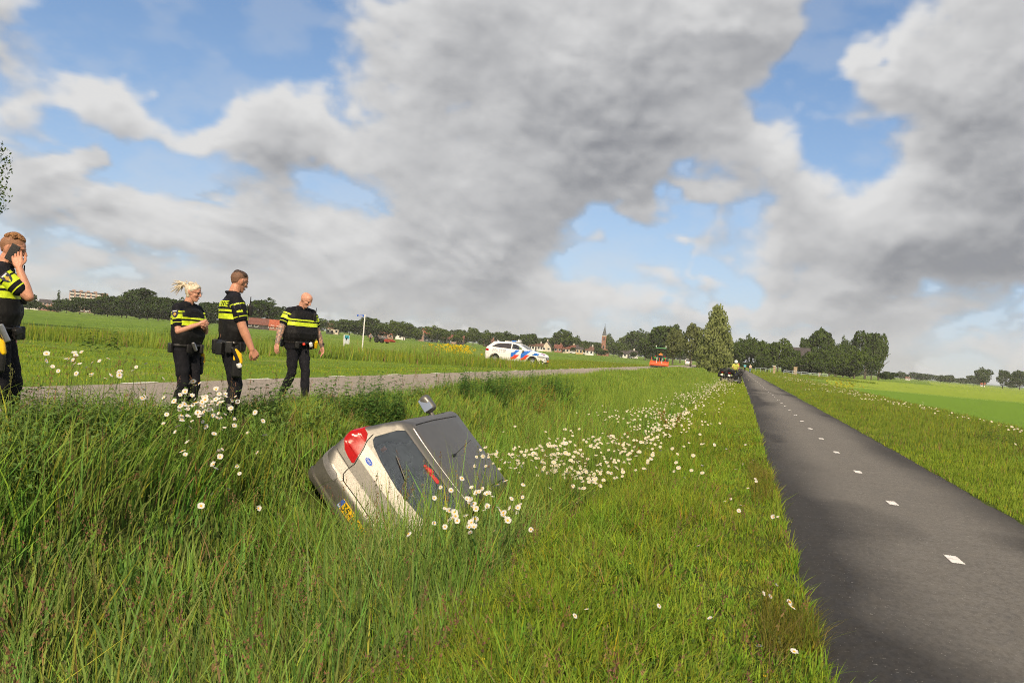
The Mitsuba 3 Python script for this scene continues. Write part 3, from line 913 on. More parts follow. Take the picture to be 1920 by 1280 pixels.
class Car:
    """A car body made of a side, a section and a plan outline; x forward from the tail, y left, z up."""

    def __init__(self, side, half, plan, wheels, wr, edge=.055, it=12, arch=1.17):
        L = max(p[0] for p in side)
        sec = [(y, z) for y, z in half] + [(-y, z) for y, z in half[::-1]]
        pl = [(x, y) for x, y in plan] + [(x, -y) for x, y in plan[::-1]]
        m = prism(rounded(side, .05), 'y', -1.3, 1.3) ^ prism(rounded(sec, .06), 'x', -.3, L + .3) ^ prism(rounded(pl, .06), 'z', -.2, 2.4)
        t = to_tri(m.refine_to_length(edge)); t.merge_vertices()
        trimesh.smoothing.filter_taubin(t, lamb=.5, nu=.52, iterations=it)
        self.t, self.solid = t, to_man(t)
        self.inner = to_man(shifted(t, -.035))
        self.body = self.solid - self.inner
        self.wheels, self.wr = wheels, wr
        for x, y in wheels:
            s = np.sign(y)
            self.body = self.body - tube((x, y - s * .26, wr), (x, y + s * .4, wr), wr * arch, n=28)

    def skin(self, poly, axis, lo, hi, out=.003, inn=-.006):
        return (prism(poly, axis, lo, hi) ^ to_man(shifted(self.t, out))) - to_man(shifted(self.t, inn))

    def glass(self, poly, axis, lo, hi):
        g = self.skin(poly, axis, lo, hi, -.007, -.012)
        grow = CrossSection([np.asarray(poly, float)], m3.FillRule.NonZero).offset(-.012, m3.JoinType.Round)
        self.body = self.body - prism(grow, axis, lo, hi)
        return to_tri(g)

    def seam(self, pts, axis, sign, r=.005, sink=.002, step=.03):
        """A thin dark groove following points drawn in the outline plane, laid on the body."""
        P = []
        for a, b in zip(pts[:-1], pts[1:]):
            a, b = np.array(a, float), np.array(b, float)
            for t in np.linspace(0, 1, max(2, int(np.linalg.norm(b - a) / step)))[:-1]:
                P.append(a + (b - a) * t)
        P.append(np.array(pts[-1], float))
        d = {'x': np.array([-sign, 0, 0.]), 'y': np.array([0, -sign, 0.]), 'z': np.array([0, 0, -sign * 1.0])}[axis]
        o = [{'x': np.array([sign * 9, p[0], p[1]]), 'y': np.array([p[0], sign * 9, p[1]]), 'z': np.array([p[0], p[1], sign * 9])}[axis] for p in P]
        H = [h for h in hits(self.t, o, [d] * len(o)) if h is not None]
        return to_tri(union([tube(a + d * sink, b + d * sink, r, n=6) for a, b in zip(H[:-1], H[1:]) if 1e-4 < np.linalg.norm(b - a) < .2]))


def wheel_parts(key, t, xf, x, y, r, w, spokes=5, rim=None):
    s = np.sign(y)
    prof = [(r * .62, -w / 2), (r * .9, -w / 2), (r * .98, -w * .38), (r, -w * .2), (r, w * .2), (r * .98, w * .38), (r * .9, w / 2), (r * .62, w / 2)]
    ty = trimesh.creation.revolve(np.array(prof), sections=28)
    R = np.array([[1, 0, 0, x], [0, 0, 1, y], [0, -1, 0, r], [0, 0, 0, 1.0]])
    ty.apply_transform(R)
    k = part(key, 'wheel', ty, 'tyre_rubber', 40, xf)
    ms = [tube((x, y - s * w * .3, r), (x, y + s * w * .30, r), r * .63, n=24) - tube((x, y + s * w * .1, r), (x, y + s * w * .5, r), r * .56, n=24), tube((x, y, r), (x, y + s * w * .38, r), r * .14, n=12)]
    for i in range(spokes):
        a = 2 * math.pi * i / spokes + .3
        ms.append(hull(((x, y + s * w * .33, r), .028), ((x + math.cos(a) * r * .57, y + s * w * .30, r + math.sin(a) * r * .57), .022), n=6))
    part(k, 'rim', to_tri(union(ms)), rim or 'wheel_alloy', 30, xf)


# ---- the silver car on its side in the ditch
CAR_R = np.array([[.030, -.690, .723], [.9995, .0085, -.0333], [.0168, .7237, .6899]])
u_, _, v_ = np.linalg.svd(CAR_R); CAR_R = u_ @ v_
CAR_T = np.array([-4.20, 8.24, -.81])
CAR_XF = xform(CAR_R, CAR_T)
key = thing('silver_car', 'silver hatchback tipped on its side in the ditch, tail towards us', 'car')
side = [(.10, .22), (.02, .30), (0, .42), (.0, .55), (.035, .605), (.085, .70), (.14, .85), (.22, .985), (.50, 1.345), (.62, 1.405), (1.2, 1.43), (1.8, 1.42), (2.1, 1.385), (2.75, .97), (3.1, .90), (3.55, .80), (3.78, .68), (3.84, .5), (3.83, .30), (3.65, .2), (.3, .19)]
half = [(.66, .16), (.76, .28), (.835, .45), (.872, .62), (.86, .80), (.83, .94), (.735, 1.14), (.655, 1.29), (.61, 1.35), (.54, 1.40), (.42, 1.435)]
plan = [(-.02, .52), (.03, .70), (.11, .80), (.30, .855), (.8, .872), (2.9, .872), (3.4, .83), (3.68, .70), (3.86, .42)]
c = Car(side, half, plan, [(.66, .72), (.66, -.72), (3.14, .72), (3.14, -.72)], .29)
X = CAR_XF
win_rear = [(0, .955), (.35, .98), (.55, 1.01), (.62, 1.04), (.64, 1.08), (.56, 1.28), (.50, 1.345), (-.50, 1.345), (-.56, 1.28), (-.64, 1.08), (-.62, 1.04), (-.55, 1.01), (-.35, .98)]
g = c.glass(win_rear, 'x', -.2, 1.0); part(key, 'rear_window', g, 'rear_window_glass', True, X, 'dark rear window reflecting the sky')
g = c.glass([(-.66, 1.0), (.66, 1.0), (.52, 1.34), (-.52, 1.34)], 'x', 1.6, 3.4); part(key, 'windscreen', g, 'window_glass', True, X)
for y0, y1 in ((.3, 1.2), (-1.2, -.3)):
    for poly in ([(.70, 1.0), (.86, 1.27), (1.05, 1.335), (1.42, 1.345), (1.42, .985)], [(1.50, .985), (1.50, 1.345), (1.9, 1.335), (2.15, 1.26), (2.58, .985)]):
        g = c.glass(poly, 'y', y0, y1); part(key, 'side_window', g, 'window_glass', True, X)
# lights, bumper insert and number plate: cut out of the body and set in
lamp = [(.90, 1.06), (.70, 1.045), (.645, 1.0), (.60, .94), (.565, .88), (.515, .785), (.53, .765), (.62, .77), (.70, .785), (.78, .83), (.90, .90)]
lens, cut = [], []
for s in (1, -1):
    poly = [(s * a, b) for a, b in lamp][::s]
    lens.append(c.skin(poly, 'x', -.2, .42, .008, -.02)); cut.append(prism(poly, 'x', -.2, .42))
    body_l = lens[-1]
for i, s in enumerate((1, -1)):
    k = part(key, 'tail_light', to_tri(lens[i] - box((2, .9, .13), (.3, s * .8, .995))), 'red_lens', 30, X)
    part(k, 'turn_signal', to_tri(lens[i] ^ box((2, .9, .13), (.3, s * .8, .995))), 'red_lens', 30, X)
    # round reflectors behind the lens
    part(k, 'reversing_lamp', to_tri(c.skin([(s * (.60 + .036 * math.cos(t)), .812 + .036 * math.sin(t)) for t in np.linspace(0, 2 * np.pi, 14)[:-1]][::s], 'x', -.2, .42, .011, .002)), 'red_lens', 30, X)
body = c.body - union(cut)
# tailgate, with the gap that runs down beside the lamps and into the bumper
g1 = [(.60, 1.385), (.66, 1.08), (.635, 1.0), (.59, .94), (.555, .88), (.503, .78), (.502, .69), (.485, .63), (.42, .595), (.2, .60)]
gap = g1 + [(-a, b) for a, b in g1[::-1]]
part(key, 'tailgate_gap', c.seam(gap[1:-1], 'x', -1, .0065, .002), SEAM, False, X)
part(key, 'bumper_gap', c.seam([(.86, .725), (.65, .715), (.51, .71)], 'x', -1, .004), SEAM, False, X)
for s in (1, -1):
    part(key, 'body_gap', c.seam([(.12, .66), (.35, .66), (.45, .60)], 'y', s, .004), SEAM, False, X)
    part(key, 'door_gap', c.seam([(1.46, 1.30), (1.46, .40), (1.40, .28)], 'y', s, .004), SEAM, False, X)
    part(key, 'roof_moulding', c.seam([(.66, s * .50), (1.2, s * .515), (1.95, s * .505)], 'z', 1, .008, .001), SEAM, 40, X)
part(key, 'roof_gap', c.seam([(.585, .47), (.575, .3), (.57, 0), (.575, -.3), (.585, -.50)], 'z', 1, .003, .0005), 'white_car_paint', False, X)  # highlight along the hatch gap, painted as a thin white line
for s in (1, -1):
    strip_ = [(s * .90, .52), (s * .90, .59), (s * .53, .587), (s * .485, .565), (s * .485, .515), (s * .53, .51)][::-s]
    part(key, 'rubbing_strip', to_tri(c.skin(strip_, 'x', -.2, .75, .009, -.004)), GREYP, 40, X)
    side_strip = [(.8, .50), (.8, .57), (2.7, .57), (2.7, .50)]
    part(key, 'door_moulding', to_tri(c.skin(side_strip, 'y', *((.4, 1.2) if s > 0 else (-1.2, -.4)), .009, -.004)), GREYP, 40, X)
part(key, 'body', to_tri(body), SILVER, 35, X)
part(key, 'bumper_lip', to_tri(c.skin([(-.8, .285), (-.8, .345), (.8, .345), (.8, .285)][::-1], 'x', -.3, .5, .022, -.004)), SILVER, 40, X)
pk = part(key, 'number_plate', to_tri(rbox((.012, .52, .112), .004, (-.012, 0, .447))), YELLOW, False, X, 'yellow number plate with a blue strip')
part(pk, 'country_strip', to_tri(box((.004, .045, .108), (-.0195, .236, .447))), PBLUE, False, X)
txt = meshkit.text_mesh('35-RK-PX', .076, .003, True)
v = txt.vertices; sc = .43 / (v[:, 0].max() - v[:, 0].min())
txt.vertices = np.stack([-.0185 - v[:, 2], .205 - (v[:, 0] - v[:, 0].min()) * sc, .411 + v[:, 1]], 1)
part(pk, 'lettering', txt, INK, False, X)
txt = meshkit.text_mesh('NL', .03, .002, True)
v = txt.vertices
txt.vertices = np.stack([-.0218 - v[:, 2] * .3, .254 - (v[:, 0] - v[:, 0].min()) * .85, .40 + v[:, 1]], 1)
part(pk, 'lettering', txt, WHITEP, False, X)
# oval badge, wiper, aerial, handle
h = hits(c.t, [np.array([-3, .43, .905])], [np.array([1, 0, 0.])])[0]
el = lambda a, b, x0, x1: prism([(h[1] + .16 + a * math.cos(t), h[2] + b * math.sin(t)) for t in np.linspace(0, 2 * np.pi, 20)[:-1]], 'x', h[0] + x0, h[0] + x1)
Rb = Manifold()
# the oval sits on the tailgate's slope
n_t = np.array([-.93, 0, .36]); up_t = np.array([.36, 0, .93])
Mb = np.column_stack([np.cross(up_t, n_t), up_t, n_t, h + n_t * .001])
oval = lambda a, b, z0, z1: CrossSection([np.array([(a * math.cos(t), b * math.sin(t)) for t in np.linspace(0, 2 * np.pi, 24)[:-1]])], m3.FillRule.NonZero).extrude(z1 - z0).translate([0, 0, z0]).transform(Mb)
bk = part(key, 'badge', to_tri(oval(.060, .034, -.01, .006)), CHROME, 30, X)
part(bk, 'badge_field', to_tri(oval(.054, .029, 0, .0075)), PBLUE, 30, X)
txt = meshkit.text_mesh('Ford', .024, .002, False); v = txt.vertices; v = v - [v[:, 0].mean(), .010, 0]
txt.vertices = (Mb[:, :3] @ np.stack([v[:, 0], v[:, 1], .0075 + v[:, 2] * .5])).T + Mb[:, 3]
part(bk, 'lettering', txt, WHITEP, False, X)
wa = hits(c.t, [np.array([-3, .0, .99]), np.array([-3, .16, 1.1]), np.array([-3, .33, 1.22]), np.array([-3, -.05, 1.03])], [np.array([1, 0, 0.])] * 4)
wa = hits(c.t, [np.array([-3, y, z]) for y, z in ((-.13, .985), (-.10, 1.02), (.0, 1.07), (.16, 1.105), (.31, 1.135))], [np.array([1, 0, 0.])] * 5)
off = np.array([-.018, 0, .008])
part(key, 'rear_wiper', to_tri(union([rbox((.03, .05, .03), .01, wa[0] + off)] + [tube(wa[i] + off, wa[i + 1] + off, .008, n=6) for i in range(4)])), BLACK, False, X)
rr = hits(c.t, [np.array([1.02, .0, 3])], [np.array([0, 0, -1.])])[0]
part(key, 'aerial', to_tri(union([hull((rr + [-.03, 0, .0], .022), (rr + [.02, 0, .02], .012), n=8), tube(rr + [.0, 0, .01], rr + [.03, .02, .27], .0045, .002, n=6)])), BLACK, False, X)
for s in (1, -1):
    k = part(key, 'wing_mirror', to_tri(union([organic_m for organic_m in [rbox((.15, .25, .165), .05, (2.46, s * .985, 1.0)), hull(((2.48, s * .80, .95), .03), ((2.47, s * .90, .97), .035), n=8)]])), SILVER, 40, X)
    tl = np.array([.93, -.24, -.26]); tl /= np.linalg.norm(tl); t2 = np.cross([0, 0, 1.0], tl); t2 /= np.linalg.norm(t2)
    part(k, 'mirror_glass', to_tri(rbox((.012, .20, .13), .005, (2.383, s * .985, 1.0), R=np.column_stack([tl, t2, np.cross(tl, t2)]))), MIRROR, False, X)
# underside, wheels and the dark cabin with its seats
part(key, 'underbody', to_tri(rbox((3.3, 1.2, .10), .03, (1.95, 0, .22)) + rbox((2.0, 1.3, .06), .02, (1.9, 0, .30)) + tube((.05, -.35, .2), (.9, -.35, .2), .035)), BLACK, 30, X)
for x, y in c.wheels:
    wheel_parts(key, c.t, X, x, y, c.wr, .17, 6)
cab = [rbox((.14, .46, .58), .05, (1.62, s * .36, .86), R=np.array([[.97, 0, -.25], [0, 1, 0], [.25, 0, .97]])) for s in (1, -1)] + [rbox((.12, .28, .19), .05, (1.52, s * .36, 1.23)) for s in (1, -1)]
cab += [rbox((.15, 1.16, .50), .06, (.80, 0, .78), R=np.array([[.97, 0, -.25], [0, 1, 0], [.25, 0, .97]]))] + [rbox((.09, .25, .14), .04, (.72, s * .35, 1.06)) for s in (1, -1)]
part(key, 'seats', to_tri(union(cab)), SEATC, 40, X)
part(key, 'dashboard', to_tri(rbox((.5, 1.25, .25), .08, (2.55, 0, .83)) + rbox((.55, 1.2, .03), .01, (.45, 0, .90)) + rbox((2.4, 1.26, .03), .01, (1.4, 0, .42))), CABIN, 40, X)
part(key, 'red_cloth', to_tri(hull(((.47, .04, 1.28), .02), ((.47, -.06, 1.30), .03), ((.49, -.05, 1.25), .02), n=8) + hull(((.47, -.07, 1.28), .022), ((.48, -.19, 1.285), .028), ((.50, -.12, 1.24), .02), n=8)), paint('red_cloth', (.48, .02, .03), .7), 40, X, 'red cloth behind the rear window')
part(key, 'side_reflector', to_tri(rbox((.02, .05, .07), .008, (.33, .46, 1.06))), 'orange_lens', False, X)


# ---- the police car on the far verge
key = thing('police_car', 'white police hatchback with blue and red diagonal stripes on the far verge', 'car')
side = [(.12, .26), (.03, .36), (0, .55), (.02, .75), (.06, .95), (.18, 1.13), (.55, 1.44), (.42, 1.49), (.85, 1.535), (1.5, 1.56), (2.1, 1.53), (2.55, 1.42), (3.15, 1.10), (3.35, 1.03), (4.0, .92), (4.28, .80), (4.40, .62), (4.41, .40), (4.36, .24), (4.1, .2), (.35, .22)]
half = [(.76, .18), (.86, .30), (.895, .5), (.90, .72), (.885, .90), (.85, 1.04), (.76, 1.25), (.68, 1.43), (.62, 1.50), (.48, 1.57)]
plan = [(-.02, .52), (.03, .70), (.14, .82), (.4, .88), (1, .90), (3.3, .90), (3.9, .86), (4.2, .74), (4.38, .50), (4.43, .25)]
c = Car(side, half, plan, [(.82, .78), (.82, -.78), (3.55, .78), (3.55, -.78)], .33, .07, 10, 1.14)
PX, PY, PA = -17.2, 56.0, -2
X = xform(rotz(PA), [PX, PY, .23])
g = c.glass([(-.72, 1.10), (.72, 1.10), (.58, 1.44), (-.58, 1.44)], 'x', 2.2, 3.6); part(key, 'windscreen', g, 'window_glass', True, X)
g = c.glass([(-.68, 1.10), (.68, 1.10), (.58, 1.40), (-.58, 1.40)][::-1], 'x', -.2, .8); part(key, 'rear_window', g, 'window_glass', True, X)
TINT = paint('tinted_window', (.035, .030, .034), .06, 0, 1.0)
for y0, y1 in ((.3, 1.2), (-1.2, -.3)):
    g = c.glass([(.50, 1.13), (.80, 1.36), (1.15, 1.44), (1.95, 1.46), (1.95, 1.07)], 'y', y0, y1); part(key, 'side_window', g, TINT, True, X, 'tinted rear side window')
    g = c.glass([(2.0, 1.07), (2.0, 1.46), (2.35, 1.40), (2.98, 1.07)], 'y', y0, y1); part(key, 'side_window', g, 'window_glass', True, X)
for s in (-1, 1):
    lo, hi = (-1.3, -.3) if s < 0 else (.3, 1.3)
    for name, m, poly in (('blue_stripe', BLUE_F, [(2.32, 1.05), (2.62, 1.05), (2.20, .62), (1.99, .50), (1.99, .82), (2.25, .92)]), ('red_stripe', RED_F, [(2.22, .70), (2.62, .72), (2.32, .42), (1.99, .34), (1.99, .49), (2.20, .61)]),
                          ('blue_stripe', BLUE_F, [(2.95, 1.02), (3.30, 1.06), (3.42, 1.02), (2.90, .58), (2.70, .46), (2.70, .78)]), ('red_stripe', RED_F, [(3.02, .74), (3.40, .78), (3.16, .60), (3.06, .42), (2.70, .34), (2.70, .45), (2.90, .57)]),
                          ('blue_stripe', BLUE_F, [(3.72, .93), (4.0, .90), (3.95, .76), (3.72, .745), (3.48, .78)])):
        part(key, name, to_tri(c.skin(poly[::1], 'y', lo, hi, .003, -.004)), m, True, X)
    part(key, 'door_gap', c.seam([(1.97, 1.05), (1.97, .5), (1.9, .32)], 'y', s, .004), SEAM, False, X)
    part(key, 'door_gap', c.seam([(3.02, 1.0), (3.05, .5), (2.98, .32)], 'y', s, .004), SEAM, False, X)
    part(key, 'headlight', to_tri(c.skin([(s * .86, .74), (s * .44, .70), (s * .50, .60), (s * .86, .64)][::-s], 'x', 3.8, 4.6, .006, -.01)), 'headlamp_lens', 30, X)
    part(key, 'tail_light', to_tri(c.skin([(s * .92, .98), (s * .56, 1.0), (s * .56, .86), (s * .92, .84)][::s], 'x', -.2, .34, .006, -.01)), 'red_lens', 30, X)
    k = part(key, 'wing_mirror', to_tri(rbox((.17, .24, .15), .05, (2.88, s * 1.02, 1.08)) + hull(((2.92, s * .86, 1.02), .03), ((2.9, s * .94, 1.04), .035), n=8)), WHITE_CAR, 40, X)
    part(key, 'air_intake', to_tri(c.skin([(s * .80, .46), (s * .62, .40), (s * .66, .30), (s * .80, .34)][::-s], 'x', 3.8, 4.6, .004, -.01)), BLACK, 30, X)
part(key, 'bonnet_stripe', to_tri(c.skin([(4.02, -.55), (4.26, -.40), (4.2, .1), (3.98, .1)], 'z', .5, 1.2, .003, -.004)), paint('purple_livery', (.25, .04, .25), .3, 0, .6), True, X)
gr = part(key, 'grille', to_tri(c.skin([(-.42, .68), (.42, .68), (.36, .46), (-.36, .46)][::-1], 'x', 3.9, 4.6, .004, -.01)), BLACK, 30, X)
part(key, 'emblem', to_tri(tube((4.41, 0, .57), (4.455, 0, .57), .085, n=20) - tube((4.40, 0, .57), (4.47, 0, .57), .068, n=20) + union([hull(((4.435, 0, .57), .008), ((4.435, .075 * math.sin(a), .57 + .075 * math.cos(a)), .006), n=6) for a in (0, 2.094, 4.189)])), CHROME, False, X)
part(key, 'number_plate', to_tri(rbox((.02, .52, .11), .004, (4.45, 0, .42))), paint('orange_plate', (.75, .28, .015), .4), False, X)
part(key, 'lower_intake', to_tri(c.skin([(-.60, .34), (.60, .34), (.56, .26), (-.56, .26)][::-1], 'x', 3.9, 4.6, .004, -.01)), BLACK, 30, X)
part(key, 'body', to_tri(c.body), WHITE_CAR, 35, X)
part(key, 'interior', to_tri(rbox((2.6, 1.4, .35), .08, (2.0, 0, .75)) + union([rbox((.14, .48, .7), .06, (x, s * .38, 1.05)) for x in (1.2, 2.05) for s in (1, -1)])), SEATC, 40, X)
bar = part(key, 'light_bar', to_tri(rbox((.42, 1.16, .11), .04, (2.05, 0, 1.60)) + rbox((.95, .5, .06), .02, (1.75, 0, 1.575))), WHITEP, 40, X)
part(bar, 'beacon', to_tri(rbox((.36, .3, .10), .04, (2.05, -.45, 1.62))), BLUE_F, 40, X)
part(bar, 'matrix_sign', to_tri(rbox((.10, .55, .17), .02, (2.28, 0, 1.66))), WHITEP, 40, X)
part(key, 'aerial', to_tri(hull(((.75, 0, 1.53), .05), ((.62, 0, 1.62), .015), n=8)), WHITE_CAR, 40, X)
for x, y in c.wheels:
    wheel_parts(key, c.t, X, x, y, c.wr, .21, 5)
txt = meshkit.text_mesh('POLITIE', .20, .004, True); v = txt.vertices
txt.vertices = np.stack([.62 + v[:, 0] * .9, -.897 - v[:, 2], .80 + v[:, 1]], 1)
part(key, 'lettering', txt, paint('grey_lettering', (.45, .47, .52), .4), False, X)

# ---- the white car further along the road
key = thing('white_hatchback', 'small white car far along the road, behind the tractor', 'car')
side = [(.1, .25), (0, .45), (.02, .8), (.2, 1.0), (.55, 1.42), (.8, 1.5), (1.9, 1.5), (2.2, 1.45), (2.9, 1.0), (3.8, .85), (4.0, .6), (3.98, .3), (3.8, .2), (.3, .2)]
half = [(.74, .2), (.84, .5), (.86, .7), (.82, 1.0), (.66, 1.42), (.5, 1.52)]
plan = [(0, .6), (.15, .8), (.6, .86), (3.2, .86), (3.8, .72), (4.0, .4)]
c = Car(side, half, plan, [(.7, .74), (.7, -.74), (3.25, .74), (3.25, -.74)], .31, .12, 5)
X = xform(rotz(94), [-12.0, 205, .30])
g = c.skin([(-.66, .98), (.66, .98), (.56, 1.40), (-.56, 1.40)][::-1], 'x', -.2, 1, .01, -.02); part(key, 'rear_window', to_tri(g), TINT, True, X)
part(key, 'body', to_tri(c.body), WHITE_CAR, 35, X)
for s in (1, -1):
    part(key, 'tail_light', to_tri(c.skin([(s * .88, .95), (s * .62, .95), (s * .62, .75), (s * .88, .75)][::s], 'x', -.2, .3, .01, -.02)), 'red_lens', 30, X)
for x, y in c.wheels:
    part(key, 'wheel', to_tri(tube((x, y - .1, .31), (x, y + .1, .31), .31, n=16)), RUBBER, 30, X)
part(key, 'roof_rack', to_tri(rbox((1.4, .9, .22), .08, (1.3, 0, 1.62))), GREYP, 40, X)
# ------------------------------------------------------------------ people
def skin(name, base, ink=None):
    def f(p, n, uv):
        c = mix(base, [v * .88 for v in base], fbm(p.x * 14, p.y * 14, p.z * 14, 2))
        if ink:
            c = mix(c, ink, smoothstep(.42, .60, fbm(p.x * 34, p.y * 34, p.z * 30, 3)) * .75)
        return c
    return paint(name, proc(f), .5, spec=.4)


SKIN = skin('skin', (.56, .27, .175))
SKIN_P = skin('pale_skin', (.60, .31, .22))
TATTOO = skin('tattooed_skin', (.46, .27, .19), (.10, .095, .10))
CLOTH = paint('uniform_cloth', proc(lambda p, n, uv: mix((.0045, .005, .009), (.012, .0125, .018), fbm(p.x * 18, p.y * 18, p.z * 14, 3))), .85, spec=.25)
VEST = paint('vest_cloth', proc(lambda p, n, uv: mix((.004, .004, .0055), (.011, .011, .0125), fbm(p.x * 22, p.y * 22, p.z * 18, 3))), .7, spec=.3)
HIVIS = paint('reflective_yellow', proc(lambda p, n, uv: mix((.62, .78, .02), (.50, .64, .02), fbm(p.x * 26, p.y * 26, p.z * 26, 2))), .5)
LEATHER = paint('black_leather', (.010, .010, .011), .4)
TASER = paint('yellow_plastic', (.78, .50, .01), .35)
STEEL = paint('steel_fittings', (.45, .45, .47), .3, .9)
BADGE = paint('badge_cloth', (.022, .020, .05), .7)
GOLD = paint('badge_gold', (.50, .32, .06), .6)
LIPS = paint('lips', (.30, .09, .07), .6)
EYE = paint('eye_dark', (.03, .02, .018), .3)
HAIRS = {'ginger': paint('ginger_hair', proc(lambda p, n, uv: mix((.13, .055, .020), (.34, .17, .065), noise(p.x * 90, p.y * 90, p.z * 30))), .6),
         'gfade': paint('ginger_fade', proc(lambda p, n, uv: mix((.30, .15, .085), (.20, .10, .055), noise(p.x * 220, p.y * 220, p.z * 220))), .7),
         'brown': paint('brown_hair', proc(lambda p, n, uv: mix((.025, .014, .009), (.075, .042, .026), noise(p.x * 120, p.y * 120, p.z * 60))), .6),
         'stubble': paint('cropped_hair', proc(lambda p, n, uv: mix((.20, .105, .065), (.13, .07, .045), noise(p.x * 220, p.y * 220, p.z * 220))), .7),
         'blonde': paint('blonde_hair', proc(lambda p, n, uv: mix((.38, .30, .19), (.72, .66, .54), noise(p.x * 100, p.y * 100, p.z * 30))), .55)}
V3 = lambda *a: np.array(a, float)


def unit(v):
    return np.asarray(v, float) / np.linalg.norm(v)


def ik(a, b, l1, l2, pole):
    """The middle joint of a two-bone limb from a to b, bent towards pole; b is pulled in if out of reach."""
    d = b - a; L = np.linalg.norm(d)
    if L > (l1 + l2) * .995:
        b = a + d / L * (l1 + l2) * .995; d = b - a; L = np.linalg.norm(d)
    u = d / L; x = (l1 * l1 - l2 * l2 + L * L) / (2 * L); h = math.sqrt(max(l1 * l1 - x * x, 0))
    p = np.asarray(pole, float); p = unit(p - u * (p @ u))
    return a + u * x + p * h, b


def band(mesh, o, d, lo, hi, off, keep=None):
    """The strip of a garment between two planes, lifted off it by a few millimetres."""
    m = shifted(mesh, off)
    m = trimesh.intersections.slice_mesh_plane(m, d, o + d * lo)
    m = trimesh.intersections.slice_mesh_plane(m, -d, o + d * hi)
    if keep is not None and len(m.faces):
        m = trimesh.Trimesh(m.vertices, m.faces[keep(m.triangles_center)], process=False)
    return m


def hand(wr, fdir, palm_n, thumb_side, curl, s=1.0):
    """Palm, four jointed fingers and a thumb; fdir along the hand, palm_n out of the palm, curl per finger in radians."""
    f, n = unit(fdir), unit(palm_n); n = unit(n - f * (n @ f)); w = np.cross(n, f) * thumb_side      # w points to the thumb's side
    ms = [hull((wr, .026 * s), (wr + f * .035 * s + w * .022 * s, .019 * s), (wr + f * .035 * s - w * .022 * s, .018 * s), n=8),
          hull((wr + f * .03 * s + w * .026 * s, .017 * s), (wr + f * .03 * s - w * .024 * s, .016 * s), (wr + f * .088 * s + w * .032 * s, .0125 * s), (wr + f * .082 * s - w * .032 * s, .0115 * s), n=8)]
    for i, (off, L) in enumerate(((.032, .074), (.011, .084), (-.011, .079), (-.032, .062))):
        p = wr + f * (.088 - .005 * abs(i - 1)) * s + w * off * s
        a = .1 + curl[i] * .35; r = .0105 * s
        for k, (sg, dc) in enumerate(((.45, 1.0), (.31, 1.0), (.24, .8))):
            d = f * math.cos(a) + n * math.sin(a)
            q = p + d * L * sg * s
            ms.append(hull((p, r), (q, r * .9), n=7)); p, r = q, r * .9
            a += curl[i] * dc
    t0 = wr + f * .028 * s + w * .026 * s; t1 = t0 + (f * .6 + w * .62 + n * .35) * .040 * s; t2 = t1 + (f * .86 + w * .12 + n * .45) * .032 * s; t3 = t2 + (f * .9 - w * .1 + n * .42) * .026 * s
    ms += [hull((t0, .016 * s), (t1, .0125 * s), n=7), hull((t1, .0125 * s), (t2, .011 * s), n=7), hull((t2, .011 * s), (t3, .0095 * s), n=7)]
    return ms


def head_parts(c, F, U, s, female=False):
    """Skull, jaw, nose, ears, brow; c the middle of the head, F the way it looks, U its up."""
    L = np.cross(U, F)
    P = lambda f, l, u: c + (F * f + L * l + U * u) * s
    ms = [hull((P(-.028, 0, .032), .076 * s), (P(.022, 0, .036), .070 * s), (P(-.01, .012, .0), .068 * s), (P(-.01, -.012, .0), .068 * s)),
          hull((P(.048, 0, .005), .046 * s), (P(.035, .022, -.03), .040 * s), (P(.035, -.022, -.03), .040 * s), (P(.02, 0, .03), .06 * s)),
          hull((P(.030, .026, -.052), .030 * s), (P(.030, -.026, -.052), .030 * s), (P(.064, 0, -.092), .021 * s), (P(.052, .014, -.090), .022 * s), (P(.052, -.014, -.090), .022 * s), (P(-.015, .036, -.04), .026 * s), (P(-.015, -.036, -.04), .026 * s)),
          hull((P(.090, 0, .012), .010 * s), (P(.112, 0, -.026), .011 * s), (P(.094, .011, -.030), .009 * s), (P(.094, -.011, -.030), .009 * s), (P(.075, 0, -.02), .016 * s), n=8),
          hull((P(.082, .03, .024), .012 * s), (P(.084, 0, .022), .012 * s), (P(.082, -.03, .024), .012 * s), (P(.06, .04, .024), .014 * s), (P(.06, -.04, .024), .014 * s), n=8),
          hull((P(.083, .016, -.062), .010 * s), (P(.087, 0, -.060), .011 * s), (P(.083, -.016, -.062), .010 * s), n=8)]
    for g in (1, -1):
        ms.append(hull((P(.066, g * .034, -.022), .020 * s), (P(.05, g * .042, -.02), .022 * s), n=8))
        ms.append(hull((P(-.012, g * .078, .012), .011 * s), (P(-.022, g * .086, .022), .010 * s), (P(-.018, g * .084, -.005), .011 * s), (P(-.004, g * .076, -.022), .009 * s), n=8))
    return ms, P


